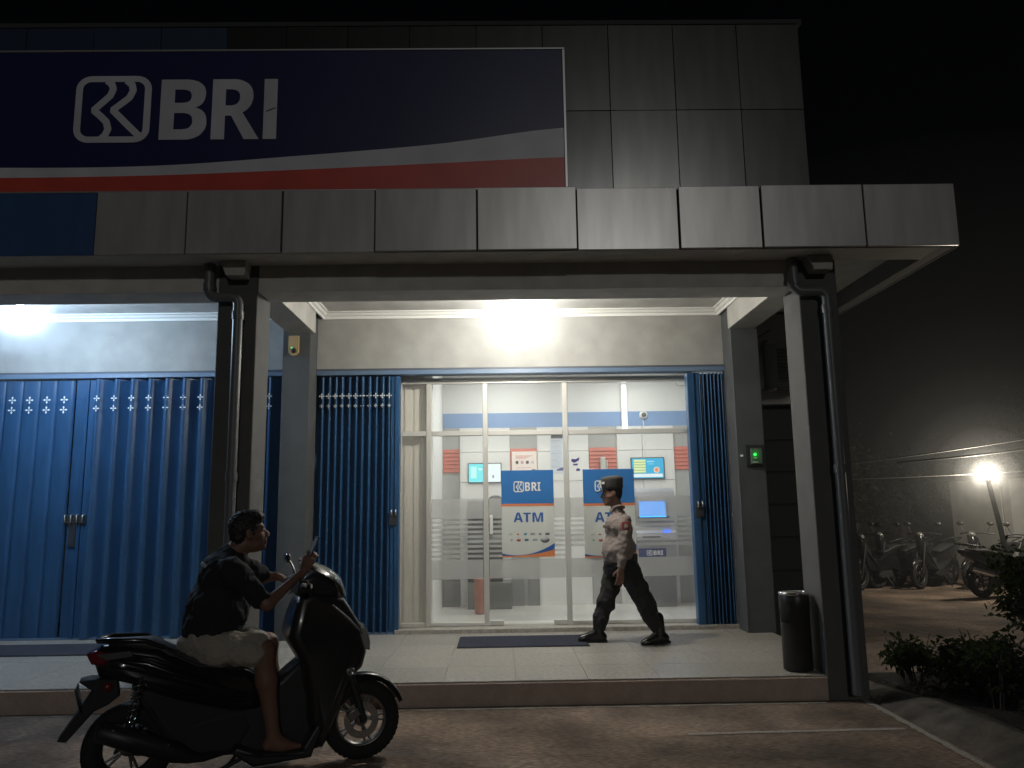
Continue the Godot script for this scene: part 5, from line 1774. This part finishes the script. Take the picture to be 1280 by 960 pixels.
func rider():
	var B := Basis(Vector3.BACK, .14)
	var hc := v3(-.745, 1.475, 0)
	var nk := v3(-.86, 1.33, 0)
	var SN := v3(-.865, 1.265, .185)
	var SF := v3(-.81, 1.275, -.19)
	var EN := v3(-.655, 1.045, .255)
	var EF := v3(-.60, 1.165, -.34)
	var WN := v3(-.425, 1.225, .15)
	var WF := v3(-.505, 1.16, -.345)
	var HN := v3(-.94, .80, .11)
	var HF := v3(-.94, .80, -.11)
	var KN := v3(-.665, .765, .205)
	var KF := v3(-.585, .745, -.185)
	var AN := v3(-.585, .255, .20)
	var AF := v3(-.54, .255, -.19)
	# body
	var a := Arr.new()
	var f := Field.new(v3(-1.20, .10, -.46), v3(-.30, 1.45, .40), .0125, 75.0)
	f.cap(nk, v3(-.80, 1.42, 0), .052, .05)
	f.ell(v3(-.89, 1.22, 0), Vector3(.12, .12, .17))
	f.ell(v3(-.92, 1.03, 0), Vector3(.14, .16, .15))
	f.ell(v3(-.96, .84, 0), Vector3(.13, .12, .15))
	f.cap(SN, EN, .046, .038); f.cap(EN, WN, .037, .025)
	f.cap(SF, EF, .046, .038); f.cap(EF, WF, .037, .025)
	f.cap(HN, KN, .080, .066); f.cap(KN, KN.lerp(AN, .35), .064, .060); f.cap(KN.lerp(AN, .35), AN, .058, .038)
	f.cap(HF, KF, .080, .066); f.cap(KF, KF.lerp(AF, .35), .064, .060); f.cap(KF.lerp(AF, .35), AF, .058, .038)
	for q in [[AN, .20], [AF, -.19]]:
		var an: Vector3 = q[0]
		f.cap(an + Vector3(-.035, -.045, 0), an + Vector3(.06, -.052, .0), .030, .030)
		f.cap(an + Vector3(.04, -.052, 0), an + Vector3(.155, -.068, .012 * signf(q[1])), .031, .018)
		f.cap(an, an + Vector3(.05, -.045, 0), .032, .028)
	f.net(a)
	head(a, hc, B, nk + Vector3(.03, .03, 0), 1.1)
	hand(a, WN, Vector3(.45, .85, -.22), Vector3(.35, -.25, -.9), .55, 1.0)
	hand(a, WF, Vector3(.75, -.28, .05), Vector3(-.2, -.95, 0), .85, -1.0)
	var o := add_figure("person", "man in dark t-shirt and pale shorts sitting on the scooter holding a phone", RIDE, HEAD, a, M.skin)
	eyes(o, hc, B)
	# hair
	a = Arr.new()
	f = Field.new(hc - Vector3(.19, .19, .16), hc + Vector3(.17, .19, .16), .006, 130.0)
	f.ell(hc + B * Vector3(-.024, .042, 0), Vector3(.103, .102, .084), B)
	f.ell(hc + B * Vector3(.028, .088, 0), Vector3(.074, .050, .070), B)
	f.ell(hc + B * Vector3(-.072, -.010, 0), Vector3(.050, .085, .068), B)
	for s in [-1, 1]:
		f.cap(hc + B * Vector3(.012, .02, .070 * s), hc + B * Vector3(.018, -.02, .072 * s), .013, .007)
	f.net(a)
	a.ruffle(45.0, .008, 3)
	a.ruffle(14.0, .006, 5)
	part(o, "hair", a.to_mesh(), M.hair)
	# t-shirt
	a = Arr.new()
	f = Field.new(v3(-1.26, .68, -.46), v3(-.50, 1.45, .42), .0115, 60.0)
	f.cap(v3(-.875, 1.315, 0), v3(-.835, 1.345, 0), .068, .066)
	f.ell(v3(-.892, 1.215, 0), Vector3(.148, .135, .205))
	f.ell(v3(-.918, 1.03, 0), Vector3(.186, .19, .195))
	f.ell(v3(-.955, .915, 0), Vector3(.178, .125, .192))
	f.cap(SN, SN.lerp(EN, .84), .070, .066)
	f.cap(SF, SF.lerp(EF, .88), .068, .064)
	f.net(a)
	a.ruffle(7.0, .020, 4)
	a.ruffle(2.8, .022, 6)
	a.ruffle(15.0, .008, 16)
	part(o, "t_shirt", a.to_mesh(), mat(Color(.014, .015, .022), .9, 0, "fine", 3.0))
	var b := MB.new()
	b.box(v3(-1.018, 1.285, .075), Vector3(.004, .022, .075), .001, Basis(Vector3.BACK, -.55) * Basis(Vector3.UP, .45))
	part(o, "shirt_print", b.done(), mat(Color(.30, .30, .30), .8))
	# shorts
	a = Arr.new()
	f = Field.new(v3(-1.20, .52, -.36), v3(-.52, 1.0, .38), .0115, 60.0)
	f.ell(v3(-.985, .815, 0), Vector3(.158, .125, .182))
	f.cap(HN + Vector3(0, .005, 0), HN.lerp(KN, .78) + Vector3(0, -.008, 0), .108, .106)
	f.cap(HF + Vector3(0, .005, 0), HF.lerp(KF, .74) + Vector3(0, -.008, 0), .108, .102)
	f.net(a)
	a.ruffle(6.0, .022, 8)
	a.ruffle(2.5, .02, 9)
	a.ruffle(17.0, .010, 19)
	part(o, "shorts", a.to_mesh(), mat(Color(.46, .42, .36), .9, 0, "fine", 3.0))
	# sandals
	for q in [[AN, .012], [AF, -.012]]:
		var an: Vector3 = q[0]
		b = MB.new()
		b.slab(PackedVector2Array([Vector2(-.07, -.092), Vector2(.06, -.098), Vector2(.185, -.094), Vector2(.18, -.08), Vector2(.05, -.083), Vector2(-.07, -.075)]), func(_p): return .045, .006, Transform3D(Basis.IDENTITY, an + Vector3(0, 0, q[1])))
		part(o, "sandal", b.done(), M.rubber)
	# the phone in the near hand
	var ph := thing("phone", "mobile phone held up in the scooter rider's right hand", "phone", RIDE + Basis(Vector3.UP, HEAD) * v3(-.355, 1.372, .095), HEAD)
	b = MB.new()
	b.box(Vector3.ZERO, Vector3(.009, .148, .071), .003, Basis(Vector3.BACK, -.42) * Basis(Vector3.UP, .12))
	part(ph, "case", b.done(), mat(Color(.05, .05, .055), .2, .3))
	b = MB.new()
	b.box(Vector3(-.0058, -.0024, 0), Vector3(.001, .136, .064), 0, Basis(Vector3.BACK, -.42) * Basis(Vector3.UP, .12))
	part(ph, "screen", b.done(), glow(Color(.5, .6, .8), .05))

func officer():
	var at := Vector3(1.25, .2, -8.45)
	var P := func(x: float, y: float, z: float): return Vector3(x, y, z) - at
	var B := Basis(Vector3.UP, PI) * Basis(Vector3.BACK, -.05)
	var hc: Vector3 = P.call(1.176, 1.748, -8.45)
	var nk: Vector3 = P.call(1.232, 1.56, -8.45)
	var SL: Vector3 = P.call(1.285, 1.455, -8.27)
	var EL: Vector3 = P.call(1.265, 1.205, -8.225)
	var WL: Vector3 = P.call(1.212, .985, -8.21)
	var SR: Vector3 = P.call(1.23, 1.455, -8.64)
	var ER: Vector3 = P.call(1.30, 1.21, -8.69)
	var WR: Vector3 = P.call(1.26, .985, -8.68)
	var HR: Vector3 = P.call(1.205, .98, -8.545)
	var KR: Vector3 = P.call(1.085, .60, -8.56)
	var AR: Vector3 = P.call(1.0, .31, -8.57)
	var HL: Vector3 = P.call(1.30, .98, -8.36)
	var KL: Vector3 = P.call(1.472, .615, -8.355)
	var AL: Vector3 = P.call(1.605, .315, -8.35)
	var a := Arr.new()
	var f := Field.new(P.call(.75, .2, -8.85), P.call(1.78, 1.70, -8.08), .0125, 75.0)
	f.cap(nk, P.call(1.21, 1.66, -8.45), .054, .052)
	f.ell(P.call(1.235, 1.36, -8.45), Vector3(.115, .17, .165))
	f.ell(P.call(1.235, 1.12, -8.45), Vector3(.13, .17, .15))
	f.ell(P.call(1.25, .98, -8.45), Vector3(.12, .12, .15))
	f.cap(SL, EL, .044, .036); f.cap(EL, WL, .035, .026)
	f.cap(SR, ER, .044, .036); f.cap(ER, WR, .035, .026)
	f.cap(HL, KL, .075, .055); f.cap(KL, AL, .054, .036)
	f.cap(HR, KR, .075, .055); f.cap(KR, AR, .054, .036)
	f.cap(AL, AL + Vector3(-.12, -.06, 0), .035, .03)
	f.cap(AR, AR + Vector3(-.12, -.06, 0), .035, .03)
	f.net(a)
	head(a, hc, B, nk + Vector3(0, .02, 0))
	hand(a, WL, Vector3(-.10, -1, .02), Vector3(-.2, 0, -1), .30, -1.0)
	hand(a, WR, Vector3(-.05, -1, 0), Vector3(-.2, 0, 1), .30, 1.0)
	var o := add_figure("person", "uniformed officer with a dark cap walking left past the glass front", at, 0, a, M.skin)
	eyes(o, hc, B)
	# hair under the cap
	a = Arr.new()
	f = Field.new(hc - Vector3(.16, .14, .14), hc + Vector3(.16, .14, .14), .007, 130.0)
	f.ell(hc + B * Vector3(-.018, .036, 0), Vector3(.100, .098, .080), B)
	f.ell(hc + B * Vector3(-.065, -.008, 0), Vector3(.046, .070, .064), B)
	f.net(a)
	part(o, "hair", a.to_mesh(), M.hair)
	# shirt with long sleeves
	a = Arr.new()
	f = Field.new(P.call(.98, .88, -8.84), P.call(1.52, 1.64, -8.06), .0115, 60.0)
	f.cap(P.call(1.24, 1.535, -8.45), P.call(1.228, 1.565, -8.45), .066, .064)
	f.ell(P.call(1.236, 1.375, -8.45), Vector3(.143, .17, .195))
	f.ell(P.call(1.228, 1.17, -8.45), Vector3(.166, .17, .18))
	f.cap(P.call(1.225, 1.145, -8.52), P.call(1.225, 1.145, -8.38), .160, .160)
	f.cap(SL, EL, .066, .056); f.cap(EL, EL.lerp(WL, .93), .055, .042)
	f.cap(SR, ER, .066, .056); f.cap(ER, ER.lerp(WR, .93), .055, .042)
	f.net(a)
	a.ruffle(7.0, .016, 14)
	a.ruffle(3.0, .014, 15)
	a.ruffle(18.0, .008, 17)
	var cloth := mat(Color(.29, .235, .21), .85, 0, "fine", 3.0)
	part(o, "shirt", a.to_mesh(), cloth)
	# collar, pocket flaps, shoulder patch, belt
	var b := MB.new()
	b.tube([P.call(1.165, 1.555, -8.42), P.call(1.19, 1.60, -8.385), P.call(1.25, 1.615, -8.38), P.call(1.30, 1.60, -8.45), P.call(1.25, 1.615, -8.52), P.call(1.19, 1.60, -8.515), P.call(1.165, 1.555, -8.48)], .017, 8)
	part(o, "collar", b.done(), cloth)
	for s in [-1, 1]:
		b = MB.new()
		b.box(P.call(1.098, 1.40, -8.45 + .085 * s), Vector3(.012, .035, .10), .004, Basis(Vector3.UP, .35 * s) * Basis(Vector3.BACK, .15))
		part(o, "pocket_flap", b.done(), mat(Color(.16, .12, .105), .85))
	b = MB.new()
	b.box(P.call(1.272, 1.41, -8.198), Vector3(.075, .085, .008), .003, Basis(Vector3.RIGHT, -.12))
	part(o, "shoulder_patch", b.done(), mat(Color(.30, .04, .04), .8))
	b = MB.new()
	b.box(P.call(1.276, 1.40, -8.192), Vector3(.022, .026, .006), .002, Basis(Vector3.RIGHT, -.12))
	part(o, "patch_crest", b.done(), mat(Color(.55, .45, .2), .6))
	b = MB.new()
	b.box(P.call(1.285, 1.51, -8.28), Vector3(.055, .014, .12), .005, Basis(Vector3.RIGHT, .28))
	part(o, "epaulette", b.done(), mat(Color(.12, .09, .08), .8))
	b = MB.new()
	b.lathe([Vector2(.150, -.026), Vector2(.165, -.022), Vector2(.165, .022), Vector2(.150, .026)], 30, Transform3D(Basis.from_scale(Vector3(1.02, 1, 1.18)), P.call(1.236, 1.022, -8.45)))
	part(o, "belt", b.done(), M.dull)
	b = MB.new()
	b.box(P.call(1.38, 1.06, -8.33), Vector3(.05, .13, .05), .01)
	part(o, "holster", b.done(), M.black)
	# trousers bloused into boots
	a = Arr.new()
	f = Field.new(P.call(.85, .24, -8.74), P.call(1.78, 1.14, -8.18), .0115, 60.0)
	f.ell(P.call(1.245, .985, -8.45), Vector3(.155, .105, .178))
	f.cap(HL, KL, .118, .092); f.cap(KL, KL.lerp(AL, .75), .090, .080)
	f.cap(HR, KR, .118, .092); f.cap(KR, KR.lerp(AR, .75), .090, .080)
	f.cap(P.call(1.30, .94, -8.37), KL.lerp(HL, .4) + Vector3(.045, 0, 0), .085, .07)
	f.net(a)
	a.ruffle(6.0, .026, 24)
	a.ruffle(2.6, .024, 25)
	a.ruffle(16.0, .010, 27)
	part(o, "trousers", a.to_mesh(), mat(Color(.022, .021, .02), .9, 0, "fine", 3.0))
	# boots
	for q in [[AR, .0, .02], [AL, .16, .0]]:
		var an: Vector3 = q[0]
		var tilt: float = q[1]
		a = Arr.new()
		f = Field.new(an - Vector3(.29, .17, .13), an + Vector3(.19, .25, .13), .008, 110.0)
		var R := Basis(Vector3.BACK, tilt)
		f.cap(an + Vector3(-.015 if tilt > 0 else .012, .15, 0), an + Vector3(.005, -.02, 0), .066, .058)
		f.cap(an + R * Vector3(.045, -.058, 0), an + R * Vector3(-.06, -.050, 0), .048, .050)
		f.cap(an + R * Vector3(-.04, -.035, 0), an + R * Vector3(-.160, -.064, 0), .050, .038)
		f.cap(an + R * Vector3(-.14, -.068, -.012), an + R * Vector3(-.182, -.070, .012), .034, .030)
		f.net(a)
		part(o, "boot", a.to_mesh(), mat(Color(.010, .010, .010), .22))
		b = MB.new()
		b.slab(PackedVector2Array([Vector2(.092, -.112), Vector2(.092, -.088), Vector2(-.02, -.088), Vector2(-.208, -.088), Vector2(-.220, -.10), Vector2(-.19, -.110), Vector2(-.03, -.106), Vector2(.01, -.112)]), func(p): return .046 - .012 * smoothstep(-.14, -.21, p.x), .005, Transform3D(R, an))
		part(o, "sole", b.done(), M.rubber)
	# cap
	b = MB.new()
	var cx := Transform3D(Basis.from_scale(Vector3(1.16, 1, .93)), hc + Vector3(.010, .088, 0))
	cx.basis = Basis(Vector3.BACK, .06) * cx.basis
	b.lathe([Vector2(.094, -.040), Vector2(.099, -.036), Vector2(.100, .0), Vector2(.103, .040), Vector2(.105, .062), Vector2(.100, .080), Vector2(.075, .092), Vector2(.04, .099), Vector2(0, .101)], 32, cx)
	part(o, "cap", b.done(), mat(Color(.06, .055, .05), .85))
	b = MB.new()
	b.slab(PackedVector2Array([Vector2(-.085, .045), Vector2(-.15, .020), Vector2(-.165, .010), Vector2(-.155, .008), Vector2(-.085, .032)]), func(p): return lerpf(.072, .03, smoothstep(-.11, -.165, p.x)), .004, Transform3D(Basis.IDENTITY, hc))
	part(o, "visor", b.done(), mat(Color(.03, .03, .03), .5))
	b = MB.new()
	b.box(hc + Vector3(-.112, .112, .0), Vector3(.010, .05, .05), .003, Basis(Vector3.BACK, -.1))
	b.box(hc + Vector3(-.094, .108, .060), Vector3(.036, .026, .008), .003, Basis(Vector3.UP, -.75))
	part(o, "cap_badge", b.done(), mat(Color(.60, .58, .52), .4))
